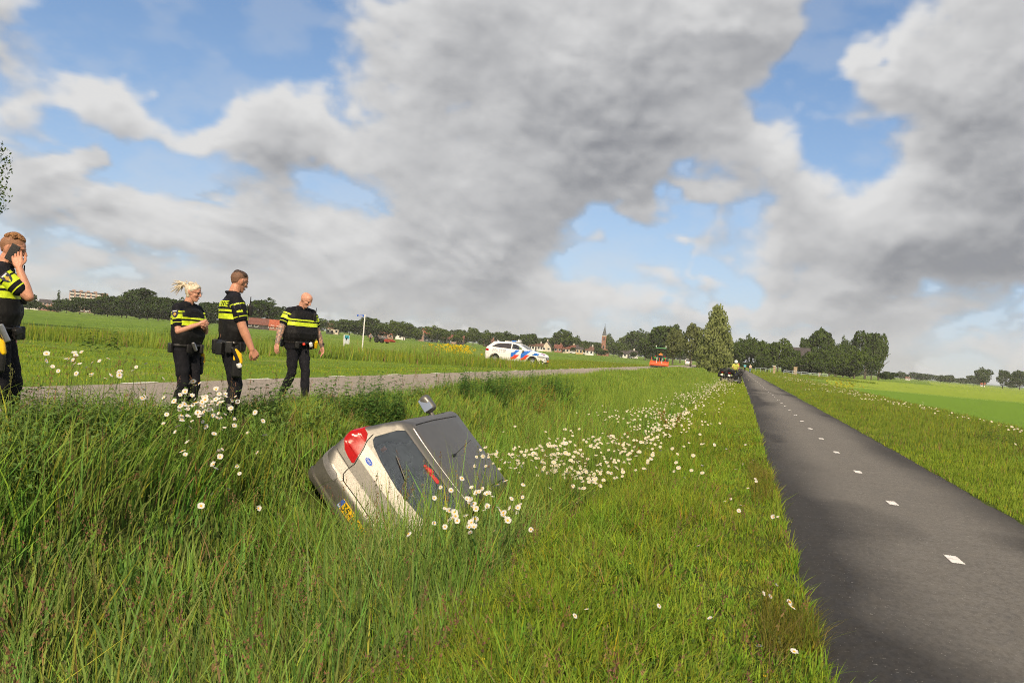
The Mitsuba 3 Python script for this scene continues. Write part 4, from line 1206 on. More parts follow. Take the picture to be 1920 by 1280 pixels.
def person(key, pos, yaw, H, pose, cloth=None, skin_m='skin', arm_m=None, hair=None, low=False, sex='m', gear=True, trousers=None, vest=True, stripes=True, boots=None):
    """Joints are laid out in the person's own frame (x ahead, y left, z up, for 1.80 m) and every garment is hulled over them."""
    s = H / 1.80
    edge = .05 if low else .017
    X = xform(rotz(yaw), pos)
    J = dict(pose)
    pel = V3(*J.get('pelvis', (0, 0, .95))) ; lean = J.get('lean', 0.0); side = J.get('side', 0.0); tw = math.radians(J.get('twist', 0))
    up = unit(V3(math.sin(lean), math.sin(side), math.cos(lean)))
    tf = V3(math.cos(tw), math.sin(tw), 0); tf = unit(tf - up * (tf @ up)); tl = np.cross(up, tf)
    B = lambda f, l, u: pel + tf * f + tl * l + up * u
    fat = J.get('fat', 1.0)
    sh = {1: B(-.01, .198 * fat ** .5, .500), -1: B(-.01, -.198 * fat ** .5, .500)}
    hip = {1: pel + V3(0, .092, -.02), -1: pel + V3(0, -.092, -.02)}
    neck0, neck1 = B(-.012, 0, .555), B(.012, 0, .645)
    hf = math.radians(J.get('head_yaw', 0)); hp = math.radians(J.get('head_pitch', 0)); hr = math.radians(J.get('head_roll', 0))
    F = V3(math.cos(hf) * math.cos(hp), math.sin(hf) * math.cos(hp), -math.sin(hp))
    U = unit(V3(math.cos(hf) * math.sin(hp), math.sin(hf) * math.sin(hp), math.cos(hp)) + np.cross(V3(0, 0, 1), F) * math.sin(hr)); U = unit(U - F * (U @ F))
    hc = neck1 + U * .075 + F * .022
    sc = lambda p: np.asarray(p) * s
    el, wr, kn, an, toe = {}, {}, {}, {}, {}
    for g, n in ((1, 'l'), (-1, 'r')):
        w = V3(*J[n + '_hand'])
        el[g], wr[g] = ik(sh[g], w, .295, .262, J.get(n + '_pole', (-.6, g * .5, -.4)))
        a = V3(*J[n + '_foot'])
        kn[g], an[g] = ik(hip[g], a, .43, .43, J.get(n + '_knee', (1, 0, 0)))
        toe[g] = an[g] + V3(*J.get(n + '_toe', (.17, g * .03, -.055)))
    # ---- body: one continuous skin from head to feet
    hm, P = head_parts(hc, F, U, 1.0, sex == 'f')
    core = hm + [hull((neck0, .062), (neck1, .054), (hc - U * .03 - F * .01, .052)), hull((sh[1] * .6 + sh[-1] * .4, .07), (sh[-1] * .6 + sh[1] * .4, .07), (neck0, .055)),
                 hull((B(0, .09, .40), .10), (B(0, -.09, .40), .10), (B(0, .07, .1), .10), (B(0, -.07, .1), .10)), hull((hip[1], .09), (hip[-1], .09), (B(0, 0, .12), .12))]
    arms = {}
    for g, n in ((1, 'l'), (-1, 'r')):
        k = J.get('arm', 1.0)
        fd = J.get(n + '_fdir', unit(wr[g] - el[g])); pn = J.get(n + '_palm', (0, -g, 0))
        arms[g] = [chain((sh[g], .052 * k), (el[g] * .45 + sh[g] * .55, .050 * k), (el[g], .040 * k)), chain((el[g], .041 * k), (el[g] * .68 + wr[g] * .32, .042 * k), (wr[g], .027 * k))] + ([hull((wr[g], .03), (wr[g] + unit(fd) * .12, .028))] if low else hand(wr[g], fd, pn, J.get(n + '_thumb', -g), J.get(n + '_curl', (.5, .55, .6, .65)), 1.02))
        core += [hull((sh[g], .055), (neck0, .055), (B(0, g * .09, .42), .08))]
        core += [chain((hip[g], .08), (kn[g], .052), (an[g], .038)), hull((an[g], .035), (toe[g], .025))]
    bare = union(core + arms[1] + arms[-1])
    bare = to_man(trimesh.Trimesh(*(lambda t: (t.vertices * s, t.faces))(to_tri(bare)), process=False))
    skin_t = organic(bare, edge if low else .011, 3 if not low else 2)
    part(key, 'body', skin_t, skin_m, True, X)
    if arm_m:                                              # inked skin over both arms, wrist to sleeve
        for g in (1, -1):
            k = J.get('arm', 1.0) * s
            sl = organic(union([chain((sc(sh[g] * .5 + el[g] * .5), .0545 * k), (sc(el[g]), .0445 * k)), chain((sc(el[g]), .0455 * k), (sc(el[g] * .68 + wr[g] * .32), .0465 * k), (sc(wr[g] * .97 + el[g] * .03), .031 * k))]), .015, 3)
            part(key, 'tattooed_arm', sl, arm_m, True, X)
    # ---- polo shirt with short sleeves
    cloth = cloth or CLOTH; trousers = trousers or CLOTH
    k = J.get('bulk', 1.0)
    bust = .03 if sex == 'f' else 0
    shirt = [hull((B(.0, .115 * fat, .42), .105 * k), (B(.0, -.115 * fat, .42), .105 * k), (B(.015, .10 * fat, .18), .115 * k * fat), (B(.015, -.10 * fat, .18), .115 * k * fat)),
             hull((B(.015, .10 * fat, .18), .115 * k * fat), (B(.015, -.10 * fat, .18), .115 * k * fat), (B(0, .085 * fat, -.01), .105 * fat), (B(0, -.085 * fat, -.01), .105 * fat)),
             hull((sh[1], .062), (sh[-1], .062), (B(0, .1, .40), .10), (B(0, -.1, .40), .10), (neck0 - up * .01, .066))]
    if bust:
        shirt.append(hull((B(.075, .07, .33), .075), (B(.075, -.07, .33), .075), n=12))
    for g in (1, -1):
        shirt.append(chain((sh[g], .066), (sh[g] * .70 + el[g] * .30, .068 * J.get('arm', 1)), (sh[g] * .34 + el[g] * .66, .064 * J.get('arm', 1))))
    rescale = lambda m: to_man(trimesh.Trimesh(*(lambda t: (t.vertices * s, t.faces))(to_tri(m)), process=False))
    shirt_t = organic(rescale(union(shirt)), edge, 8)
    fold(shirt_t, .008 if not low else 0)
    sk = part(key, 'shirt', shirt_t, cloth, True, X)
    if not low:
        col = union([hull((neck0 + up * .012 + tf * .012 + (tf * math.cos(a) + tl * math.sin(a)) * .064, .016), (neck0 + up * .034 + (tf * math.cos(a) + tl * math.sin(a)) * .062 - tf * .012, .012), (neck0 + up * .012 + tf * .012 + (tf * math.cos(a + .4) + tl * math.sin(a + .4)) * .064, .016), (neck0 + up * .034 - tf * .012 + (tf * math.cos(a + .4) + tl * math.sin(a + .4)) * .062, .012), n=6) for a in np.arange(.45, 5.6, .4)])
        part(sk, 'collar', organic(rescale(col), .015, 2), cloth, True, X)
    # ---- body armour over the shirt
    top_t = shirt_t
    if vest:
        vs = [hull((B(.0, .118 * fat, .40), .118 * k), (B(.0, -.118 * fat, .40), .118 * k), (B(.018, .105 * fat, .17), .126 * k * fat), (B(.018, -.105 * fat, .17), .126 * k * fat)), hull((B(.018, .105 * fat, .17), .126 * k * fat), (B(.018, -.105 * fat, .17), .126 * k * fat), (B(.01, .09 * fat, .08), .118 * fat), (B(.01, -.09 * fat, .08), .118 * fat)),
              hull((B(.06, .08, .46), .055), (B(.06, -.08, .46), .055), (B(-.06, .08, .46), .06), (B(-.06, -.08, .46), .06)), hull((B(.03, .115, .53), .032), (B(-.04, .115, .53), .032), (B(0, .10, .42), .08)), hull((B(.03, -.115, .53), .032), (B(-.04, -.115, .53), .032), (B(0, -.10, .42), .08))]
        if bust:
            vs.append(hull((B(.085, .07, .33), .075), (B(.085, -.07, .33), .075), n=12))
        vest_t = organic(rescale(union(vs)), edge, 8)
        fold(vest_t, .008)
        vk = part(key, 'vest', vest_t, VEST, True, X)
        top_t = vest_t
    if stripes:
        o = sc(pel)
        for lo, hi in ((.372, .395), (.292, .350)):
            m = band(top_t, o, up, lo * s, hi * s, .006)
            if len(m.faces):
                part(key, 'reflective_band', m, HIVIS, True, X)
        for g in (1, -1):
            d = unit(el[g] - sh[g]); o2 = sc(sh[g])
            near = lambda c, g=g, d=d, o2=o2: np.linalg.norm((c - o2) - np.outer((c - o2) @ d, d), axis=1) < .085
            for lo, hi in ((.045, .072), (.088, .148)):
                m = band(shirt_t, o2, d, lo * s, hi * s, .006, near)
                if len(m.faces):
                    part(key, 'sleeve_band', m, HIVIS, True, X)
            m = band(shirt_t, o2, d, .186 * s, .196 * s, .004, near)
            if len(m.faces):
                part(key, 'sleeve_piping', m, HIVIS, True, X)
            # shield-shaped arm badge
            out = unit(tl * g + tf * .25 * (-1 if J.get('badge_back') else 1)); out = unit(out - d * (out @ d)); a2 = np.cross(d, out)
            cc = sc(sh[g]) + d * .085 * s + out * .066 * s
            cs = CrossSection([np.array([(-.036, -.048), (.036, -.048), (.038, .0), (.022, .035), (0, .05), (-.022, .035), (-.038, .0)])], m3.FillRule.NonZero)
            Mx = np.column_stack([a2, d, np.cross(a2, d), cc])
            if np.cross(a2, d) @ out < 0:
                Mx = np.column_stack([-a2, d, np.cross(-a2, d), cc])
            bk = part(key, 'arm_badge', to_tri(cs.extrude(.010).translate([0, 0, -.003]).transform(Mx)), BADGE, False, X)
            part(bk, 'badge_emblem', to_tri(CrossSection([np.array([(-.018, .004), (-.006, -.014), (.012, -.010), (.02, .008), (.004, .03)])], m3.FillRule.NonZero).extrude(.0022).translate([0, 0, .0068]).transform(Mx)), GOLD, False, X)
            part(bk, 'badge_bar', to_tri(CrossSection.square((.05, .010)).translate((-.025, -.036)).extrude(.0022).translate([0, 0, .0068]).transform(Mx)), WHITEP, False, X)
    # ---- trousers, boots, belt
    tr = [hull((hip[1] + V3(0, .0, 0), .105 * fat ** .5), (hip[-1], .105 * fat ** .5), (B(0, .08 * fat, .06), .105 * fat), (B(0, -.08 * fat, .06), .105 * fat))]
    for g in (1, -1):
        tr += [chain((hip[g], .102), (hip[g] * .5 + kn[g] * .5, .088), (kn[g], .068)), chain((kn[g], .068), (kn[g] * .6 + an[g] * .4, .070), (an[g] + V3(0, 0, .03), .058))]
        if gear:
            tr.append(hull((hip[g] * .45 + kn[g] * .55 + V3(0, g * .06, .05), .045), (hip[g] * .45 + kn[g] * .55 + V3(0, g * .055, -.08), .045), n=8))
    tr_t = organic(rescale(union(tr)), edge, 7)
    tr_t.vertices += (meshkit.noise(tr_t.vertices * 16, 3)[:, None] - .5) * tr_t.vertex_normals * (.014 if not low else 0)
    part(key, 'trousers', tr_t, trousers, True, X)
    for g in (1, -1):
        b = [hull((an[g] + V3(0, 0, .06), .052), (an[g] - V3(.02, 0, .03), .046), n=10), hull((an[g] - V3(.035, 0, .045), .042), (toe[g], .038), (toe[g] + V3(-.05, 0, .03), .036), (toe[g] + V3(-.02, g * .012, 0), .036), n=10)]
        part(key, 'boot', organic(rescale(union(b)), .03 if low else .02, 3), boots or LEATHER, True, X)
    bp = lambda a, r=.0, u=.035: sc(B(math.cos(a) * (.128 * fat + r), math.sin(a) * (.188 * fat + r), u))
    if gear:
        belt = union([hull((bp(a, .004), .026 * s), (bp(a + .4, .004), .026 * s), n=8) for a in np.arange(0, 6.28, .3925)])
        part(key, 'belt', organic(belt, .03, 2), LEATHER, True, X)
        for a, sz, u in J.get('pouches', [(.55, (.06, .10, .13), .0), (-.55, (.06, .09, .12), .0), (2.2, (.06, .11, .12), 0), (3.4, (.07, .12, .13), 0), (1.2, (.06, .09, .12), .0), (4.3, (.06, .10, .13), .0)]):
            R = np.column_stack([tf * math.cos(a) + tl * math.sin(a), -tf * math.sin(a) + tl * math.cos(a), up])
            part(key, 'pouch', to_tri(rbox(np.array(sz) * s * np.array([.85, .78, .92]), .014, bp(a, .032, u), R)), LEATHER, 40, X)
        for a, m, sz, u, nm in J.get('kit', []):
            R = np.column_stack([tf * math.cos(a) + tl * math.sin(a), -tf * math.sin(a) + tl * math.cos(a), up]) @ np.array([[1, 0, 0], [0, .9, -.44], [0, .44, .9]])
            part(key, nm, to_tri(rbox(np.array(sz) * s, .012, bp(a, .075, u), R)), m, 40, X)
        for g in J.get('holster', ()):
            o = sc(hip[g] * .62 + kn[g] * .38) + V3(.02, g * .125, 0) * s
            hk = part(key, 'holster', to_tri(rbox(V3(.10, .06, .24) * s, .022, o + V3(0, 0, -.03)) + rbox(V3(.06, .035, .2) * s, .01, o + V3(-.01, -g * .03, .14))), LEATHER, 40, X)
            part(hk, 'stun_gun', to_tri(hull((o + V3(.02, g * .02, .10), .024), (o + V3(-.03, g * .02, .15), .02), (o + V3(.035, g * .02, .02), .024), n=8) + hull((o + V3(-.03, g * .02, .14), .018), (o + V3(-.035, g * .02, .05), .018), n=8)), TASER, 40, X, 'yellow stun gun in its holster')
    # ---- face and hair
    Q = lambda f, l, u: sc(P(f, l, u))
    if not low:
        for g in (1, -1):
            part(key, 'eye', to_tri(hull((Q(.0845, g * .030, .004), .0075 * s), (Q(.083, g * .036, .003), .006 * s), n=8)), EYE, True, X)
        part(key, 'mouth', to_tri(hull((Q(.091, .018, -.0575), .0042 * s), (Q(.0965, 0, -.0565), .0048 * s), (Q(.091, -.018, -.0575), .0042 * s), n=8)), LIPS, True, X)
    if hair:
        kind, m = hair
        sk_ = lambda k, dz=0: [hull((P(-.030, 0, .036 + dz), .076 + k), (P(.020, 0, .046 + dz), .066 + k), (P(-.02, 0, .005), .071 + k))]
        cut = lambda a, b, c: None
        hm_ = union(sk_(.009 if kind != 'stubble' else .003))
        # clear the face and the neck: keep what lies above a plane that falls from the brow to the nape
        def plane(n_, d_):
            n_ = F * n_[0] + L_ * n_[1] + U * n_[2]; return n_, float(n_ @ hc + d_)
        L_ = np.cross(U, F)
        n1, d1 = plane(unit((-.55, 0, .84)), .008); hm_ = hm_.trim_by_plane(n1.tolist(), d1)
        n2, d2 = plane((-1, 0, 0), -.072); hm_ = hm_.trim_by_plane(n2.tolist(), d2)
        extra = []
        rs = np.random.default_rng(len(key))
        if kind == 'curly':
            for i in range(260):
                a, b = rs.uniform(-2.6, 2.6), rs.uniform(.1, 1.5)
                d = F * math.cos(a) * math.cos(b) + L_ * math.sin(a) * math.cos(b) + U * math.sin(b)
                if d @ n1 > -.02 or b > .7:
                    p = P(-.012, 0, .036) + d * rs.uniform(.078, .091)
                    extra.append(ball(p, rs.uniform(.005, .010), 6))
        if kind == 'crop':
            extra.append(hull((P(.045, .03, .098), .018), (P(.045, -.03, .098), .018), (P(-.05, 0, .108), .02), (P(.07, 0, .085), .016), n=8))
        if kind == 'pony':
            extra.append(hull((P(-.02, .05, .03), .035), (P(-.03, .045, -.05), .030), n=8)); extra.append(hull((P(-.02, -.05, .03), .035), (P(-.03, -.045, -.05), .030), n=8))
            extra.append(hull((P(.05, .03, .075), .03), (P(.05, -.03, .075), .03), (P(-.05, 0, .09), .045), n=8))
            tail = [P(-.095, 0, .06), P(-.135, .0, .085), P(-.18, .01, .07), P(-.225, .02, .025)]
            for i in range(46):
                o = rs.normal(0, .012, 3); o2 = rs.normal(0, .03, 3)
                extra.append(chain((tail[0] + o * .4, .006), (tail[1] + o, .008), (tail[2] + o2 * .7, .007), (tail[3] + o2 * 1.4, .003), n=5))
            for i in range(26):
                a = rs.uniform(-2.8, 2.8); d = F * math.cos(a) * .5 + L_ * math.sin(a) * .7 + U * .7
                p = P(-.02, 0, .04) + unit(d) * .08
                extra.append(chain((p, .004), (p + unit(d) * .02 - F * .02, .003), (p - F * .05 + unit(d) * .02 + rs.normal(0, .012, 3), .0018), n=5))
        hm_ = union([hm_] + extra)
        ht = to_tri(rescale(hm_).refine_to_length(.02 if kind != 'stubble' else .014)); ht.merge_vertices()
        trimesh.smoothing.filter_taubin(ht, iterations=2)
        part(key, 'hair', ht, m, True, X)
    W_ = lambda v: rotz(yaw) @ (np.asarray(v) * s) + np.asarray(pos)
    return dict(X=X, B=lambda f, l, u: sc(B(f, l, u)), Q=Q, wr={g: sc(wr[g]) for g in wr}, el={g: sc(el[g]) for g in el}, sh={g: sc(sh[g]) for g in sh}, W=W_, s=s, tf=tf, tl=tl, up=up, F=F, U=U, vest=top_t, sc=sc)


def fold(t, k):
    """Creases in cloth."""
    v = t.vertices
    n = meshkit.noise(np.stack([v[:, 0] * 9 + v[:, 2] * 5, v[:, 1] * 9 - v[:, 2] * 4, v[:, 2] * 17], -1), 5) + .5 * meshkit.noise(v * 34, 6)
    t.vertices = v + t.vertex_normals * ((n - .75) * k)[:, None]


def radio(key, R, f, l, u):
    b = R['B'](f, l, u); up, tl, tf = R['up'], R['tl'], R['tf']
    RR = np.column_stack([tf, tl, up])
    k = part(key, 'radio', to_tri(rbox((.045, .06, .13), .012, b, RR) + hull((b + up * .06 + tl * .02, .008), (b + up * .16 + tl * .02, .005), n=6)), BLACK, 40, R['X'])
    return k


def face_yaw(px, py, toward):
    """Heading (degrees) of someone standing at px, py who faces the picture's right, turned by `toward` degrees towards the camera."""
    d = np.array([px, py]) / math.hypot(px, py)
    return math.degrees(math.atan2(-d[0], d[1])) - toward


# ---- officer on the phone, cut by the left edge of the picture
px, py = -6.45, 5.97
key = thing('person', 'police officer with curly ginger hair holding a black phone to his ear', 'person')
R1 = person(key, (px, py, .27), face_yaw(px, py, 8), 1.90, dict(lean=.0, r_foot=(-.06, -.13, .09), l_foot=(.10, .12, .09), l_hand=(.02, .30, .95), r_hand=(.125, -.17, 1.505), r_pole=(-.12, -.30, -1.0), r_fdir=(-.26, .20, .95), r_palm=(.1, .98, -.1), r_thumb=1, r_curl=(.45, .55, .65, .8), head_pitch=10, head_yaw=-6, bulk=1.04, fat=1.06,
            kit=[(-.75, BLACK, (.05, .07, .06), .02, 'torch'), (-1.25, STEEL, (.04, .05, .16), .0, 'handcuffs')], holster=(-1,)), hair=('stubble', HAIRS['gfade']))
rs = np.random.default_rng(3); curls = [hull((R1['Q'](-.03, 0, .075), .062), (R1['Q'](.03, 0, .080), .052), n=12)]
for i in range(240):
    a, b = rs.uniform(0, 6.28), rs.uniform(.45, 1.55)
    curls.append(ball(R1['Q'](-.008 + math.cos(a) * math.cos(b) * .088, math.sin(a) * math.cos(b) * .074, .058 + math.sin(b) * .082), rs.uniform(.007, .013), 6))
part(key, 'hair', to_tri(union(curls)), HAIRS['ginger'], 40, R1['X'], 'curly ginger hair on top')
ph = R1['Q'](.030, -.102, -.030); Rh = np.column_stack([unit(R1['F'] * .75 - R1['U'] * .2), np.cross(unit(R1['U'] * .96 + R1['F'] * .2), unit(R1['F'] * .75 - R1['U'] * .2)), unit(R1['U'] * .96 + R1['F'] * .2)])
pk = solo('mobile_phone', to_tri(rbox((.076, .010, .155), .005, (0, 0, 0), Rh).translate(ph.tolist())), BLACK, "black mobile phone held to the ginger-haired officer's ear", 'phone', smooth=30, xf=R1['X'])
radio(key, R1, .15, -.08, .43)
part(key, 'lapel_microphone', to_tri(rbox((.05, .05, .07), .014, R1['B'](.165, .05, .40)) + rbox((.06, .05, .08), .014, R1['B'](.16, -.02, .29))), BLACK, 40, R1['X'])

# ---- blonde officer
px, py = -6.47, 8.62
key = thing('person', 'blonde police officer with glasses and a windblown ponytail, hands at her chest', 'person')
R2 = person(key, (px, py, .27), face_yaw(px, py, 38), 1.71, dict(lean=-.02, r_foot=(-.02, -.11, .09), l_foot=(.02, .12, .09), l_toe=(.15, .07, -.055), r_hand=(.20, -.05, 1.27), r_pole=(-.6, -.75, -.5), r_fdir=(.55, .75, .25), r_palm=(-.75, .45, .1), r_curl=(.8, .9, 1.0, 1.1),
            l_hand=(.215, .075, 1.24), l_pole=(-.5, .8, -.5), l_fdir=(.45, -.7, .35), l_palm=(-.7, -.5, .1), l_curl=(.8, .9, 1, 1.1), head_pitch=8, head_yaw=12, fat=1.05, arm=.96, bulk=1.05,
            kit=[(-.35, STEEL, (.04, .04, .12), .03, 'torch')], holster=(1,)), sex='f', skin_m='pale_skin', hair=('pony', HAIRS['blonde']))
g_ = [tube(R2['Q'](.098, y0, .006), R2['Q'](x1, y1, .008), .0022, n=5) for y0, x1, y1 in ((-.006, .094, -.052), (.006, .094, .052))] + [tube(R2['Q'](.094, g * .052, .008), R2['Q'](-.01, g * .084, .014), .002, n=5) for g in (1, -1)]
for g in (1, -1):
    g_.append(tube(R2['Q'](.094, g * .030, .003), R2['Q'](.0975, g * .030, .003), .023, n=14) - tube(R2['Q'](.090, g * .030, .003), R2['Q'](.10, g * .030, .003), .0205, n=14))
part(key, 'glasses', to_tri(union(g_)), BLACK, False, R2['X'])
part(key, 'hair_band', to_tri(hull((R2['Q'](-.100, .0, .062), .016), (R2['Q'](-.112, 0, .068), .016), n=8)), WHITEP, True, R2['X'])

# ---- the tall officer turned away
px, py = -5.72, 8.42
key = thing('person', 'tall dark-haired police officer seen from behind, looking away down the road', 'person')
R3 = person(key, (px, py, .25), face_yaw(px, py, -10), 1.91, dict(lean=-.015, r_foot=(-.05, -.12, .09), l_foot=(.06, .12, .09), r_hand=(.20, -.30, .86), r_pole=(-.9, -.35, 0), r_fdir=(.55, .05, -.8), r_palm=(-.3, .95, 0), r_curl=(1.25, 1.3, 1.3, 1.3), l_hand=(.12, .27, .88), head_yaw=24, head_pitch=14, arm=1.16, bulk=1.06, fat=1.05, badge_back=True,
            pouches=[(.5, (.06, .10, .12), 0), (-1.9, (.06, .10, .14), -.01), (-2.5, (.07, .11, .15), -.03), (2.4, (.07, .11, .15), -.03), (-3.1, (.06, .14, .14), 0), (-1.1, (.06, .08, .12), 0)],
            kit=[(-1.55, BLACK, (.03, .035, .17), -.08, 'baton'), (-1.3, WHITEP, (.05, .045, .05), -.20, 'spray_can')], holster=(-1,)), hair=('stubble', HAIRS['stubble']))
sk_h = R3
L_ = np.cross(R3['U'], R3['F'])
Ph = lambda f, l, u: R3['Q'](f, l, u)
capm = union([hull((Ph(-.045, 0, .068), .058), (Ph(.03, 0, .070), .054), (Ph(.062, 0, .062), .036), (Ph(-.0, .03, .07), .05), (Ph(0, -.03, .07), .05), n=14)])
n1 = unit(-R3['F'] * .25 + R3['U'] * .97)
capm = capm.trim_by_plane(n1.tolist(), float(n1 @ Ph(0, 0, .052)))
part(key, 'hair', organic(capm, .016, 3), HAIRS['brown'], True, R3['X'], 'dark brown crop on top of the shaved sides')
# lettering across the back
txt = meshkit.text_mesh('POLITIE', .062, .004, True); v = txt.vertices - [txt.vertices[:, 0].mean(), 0, 0]
H3 = hits(R3['vest'], [R3['B'](-.6, -a * 1.0, .425 + b) for a, b in zip(v[:, 0], v[:, 1])], [R3['tf']] * len(v))
q = np.array([(1, a, b, a * a, b * b) for (a, b, z), h in zip(v, H3) if h is not None]); o_ = R3['B'](0, 0, 0)
dep = np.array([(h - o_) @ R3['tf'] for h in H3 if h is not None]); cf = np.linalg.lstsq(q, dep, rcond=None)[0]
txt.vertices = np.array([R3['B'](0, -a, .425 + b) + R3['tf'] * (np.dot(cf, (1, a, b, a * a, b * b)) - .015 - z) for a, b, z in v])
part(key, 'lettering', txt, HIVIS, False, R3['X'])
radio(key, R3, .165, -.10, .40)
part(key, 'lanyard', to_tri(tube(R3['B'](.15, -.06, .47), R3['B'](.165, -.085, .30), .006, n=6)), WHITEP, False, R3['X'])

# ---- the bald officer walking along the road's edge
px, py = -6.90, 11.98
key = thing('person', 'bald police officer with tattooed arms walking and looking down at the car', 'person')
R4 = person(key, (px, py, .30), face_yaw(px, py, 52), 1.86, dict(lean=.05, r_foot=(-.20, -.07, .12), r_toe=(.14, -.04, -.085), l_foot=(.20, .06, .09), r_hand=(.06, -.46, .85), r_pole=(-.9, -.3, 0), r_fdir=(.05, -.05, -1), r_palm=(-.2, .95, 0), r_curl=(.35, .4, .5, .55), l_hand=(.10, .45, .83), l_pole=(-.8, .5, 0), l_fdir=(.2, .1, -.97), l_curl=(.35, .4, .5, .5), l_palm=(-.2, -.95, 0),
            head_pitch=30, head_yaw=14, arm=1.14, bulk=1.16, fat=1.22, pelvis=(0, 0, .94), kit=[(.25, WHITEP, (.04, .05, .07), .02, 'glove_pouch'), (.95, TASER, (.05, .06, .12), .02, 'stun_gun'), (-.2, RED_F, (.03, .04, .04), .02, 'key_tag')]), skin_m='pale_skin', arm_m=TATTOO)
radio(key, R4, .13, .16, .44)
part(key, 'wrist_watch', to_tri(tube(R4['wr'][1] + V3(0, 0, .03), R4['wr'][1] + V3(0, 0, .06), .036, n=14)), BLACK, False, R4['X'])
part(key, 'chin_beard', organic(hull((R4['Q'](.062, 0, -.100), .017), (R4['Q'](.082, 0, -.092), .009), n=8), .01, 1), HAIRS['stubble'], True, R4['X'])
# ------------------------------------------------------------------ trees, village, farm machines, people far off
def leaf_col(a, b):
    return proc(lambda p, n, uv: mix(a, b, fbm(p.x * .35, p.y * .35, p.z * .45, 3)))


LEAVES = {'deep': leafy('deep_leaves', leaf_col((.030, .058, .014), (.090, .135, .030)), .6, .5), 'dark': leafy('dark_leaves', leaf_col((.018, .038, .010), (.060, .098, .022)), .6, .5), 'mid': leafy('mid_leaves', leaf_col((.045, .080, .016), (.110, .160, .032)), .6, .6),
          'pale': leafy('pale_leaves', leaf_col((.065, .105, .022), (.135, .185, .045)), .6, .6), 'willow': leafy('willow_leaves', leaf_col((.10, .125, .045), (.23, .26, .11)), .6, .6),
          'bigpoplar': leafy('poplar_leaves', leaf_col((.140, .185, .055), (.33, .37, .15)), .6, .55), 'poplar': 'dark_leaves'}
BARK = paint('bark', proc(lambda p, n, uv: mix((.05, .042, .03), (.13, .115, .09), fbm(p.x * 3, p.y * 3, p.z * .8, 3))), .9)


def crown_mesh(seed, n, leaf, kind='round', lobes=9):
    """Leaf clumps spread through lobes of a crown that is 1 m high and 1 m wide (scaled later); z from 0 to 1."""
    rs = np.random.default_rng(seed)
    if kind == 'column':
        L = [(0, 0, .06 + .9 * k / 8, .30 * (1 - .6 * abs(k / 8 - .4)), .10) for k in range(9)]
    elif kind == 'cone':
        L = []
        for k in range(150):
            t = (k + rs.uniform(0, 1)) / 150; t = t ** 1.1; a = k * 2.4 + rs.uniform(-.4, .4); R = .5 * min(1, (1.06 - t) * 1.55) ** .65 * min(1, .72 + t * 2)
            q = rs.uniform(.35, .90) * R
            L.append((math.cos(a) * q, math.sin(a) * q, .06 + .88 * t, .17 * (1.12 - t * .75), .085))
    else:
        L = [(0, 0, .52, .34, .36)]
        for k in range(lobes):
            a = rs.uniform(0, 6.28); e = rs.uniform(-.35, 1.0); q = rs.uniform(.22, .36)
            L.append((math.cos(a) * q * math.cos(e), math.sin(a) * q * math.cos(e), .50 + .36 * math.sin(e) + rs.uniform(-.05, .05), rs.uniform(.13, .24), rs.uniform(.11, .19)))
    w = np.array([l[3] ** 2 * l[4] for l in L]) ** .66; w /= w.sum()
    k = rs.choice(len(L), n, p=w); L = np.array(L)[k]
    d = rs.normal(0, 1, (n, 3)); d /= np.linalg.norm(d, axis=1, keepdims=True)
    r = rs.uniform(.45, 1.06, (n, 1)) ** .5
    c = L[:, :3] + d * r * np.column_stack([L[:, 3], L[:, 3], L[:, 4]])
    ok = c[:, 2] > .02; c, d = c[ok], d[ok]; n = len(c)
    nrm = d * .8 + rs.normal(0, .55, (n, 3)); nrm /= np.linalg.norm(nrm, axis=1, keepdims=True)
    a = np.cross(nrm, rs.normal(0, 1, (n, 3))); a /= np.linalg.norm(a, axis=1, keepdims=True); b = np.cross(nrm, a)
    s = leaf * rs.uniform(.55, 1.3, (n, 1))
    V = np.stack([c - a * s, c + b * s * .55, c + a * s, c - b * s * .6], 1).reshape(-1, 3)
    F = (np.array([(0, 1, 2), (0, 2, 3)])[None] + (np.arange(n) * 4)[:, None, None]).reshape(-1, 3)
    return V, F


def trunk_mesh(seed, h=1.0):
    rs = np.random.default_rng(seed)
    ms = [tube((0, 0, -.02), (0, 0, .34), .030, .022, 7), tube((0, 0, .33), (.01, .0, .80), .022, .006, 6)]
    for k in range(6):
        a = rs.uniform(0, 6.28); z = rs.uniform(.25, .55)
        ms.append(tube((0, 0, z), (math.cos(a) * .27, math.sin(a) * .27, z + rs.uniform(.12, .3)), .013, .004, 5))
    return to_tri(union(ms))


TRUNK = [mikit.ply(trunk_mesh(s), 'bark') for s in (1, 2)]
SHAPES = {}
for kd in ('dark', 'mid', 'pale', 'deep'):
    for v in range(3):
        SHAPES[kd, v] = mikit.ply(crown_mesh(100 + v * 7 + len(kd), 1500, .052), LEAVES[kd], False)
SHAPES['willow', 0] = mikit.ply(crown_mesh(5, 2600, .04, 'round', 12), LEAVES['willow'], False)
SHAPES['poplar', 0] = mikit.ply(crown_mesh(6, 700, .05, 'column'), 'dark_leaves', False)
SHAPES['bigpoplar', 0] = mikit.ply(crown_mesh(8, 11000, .030, 'cone'), LEAVES['bigpoplar'], False)


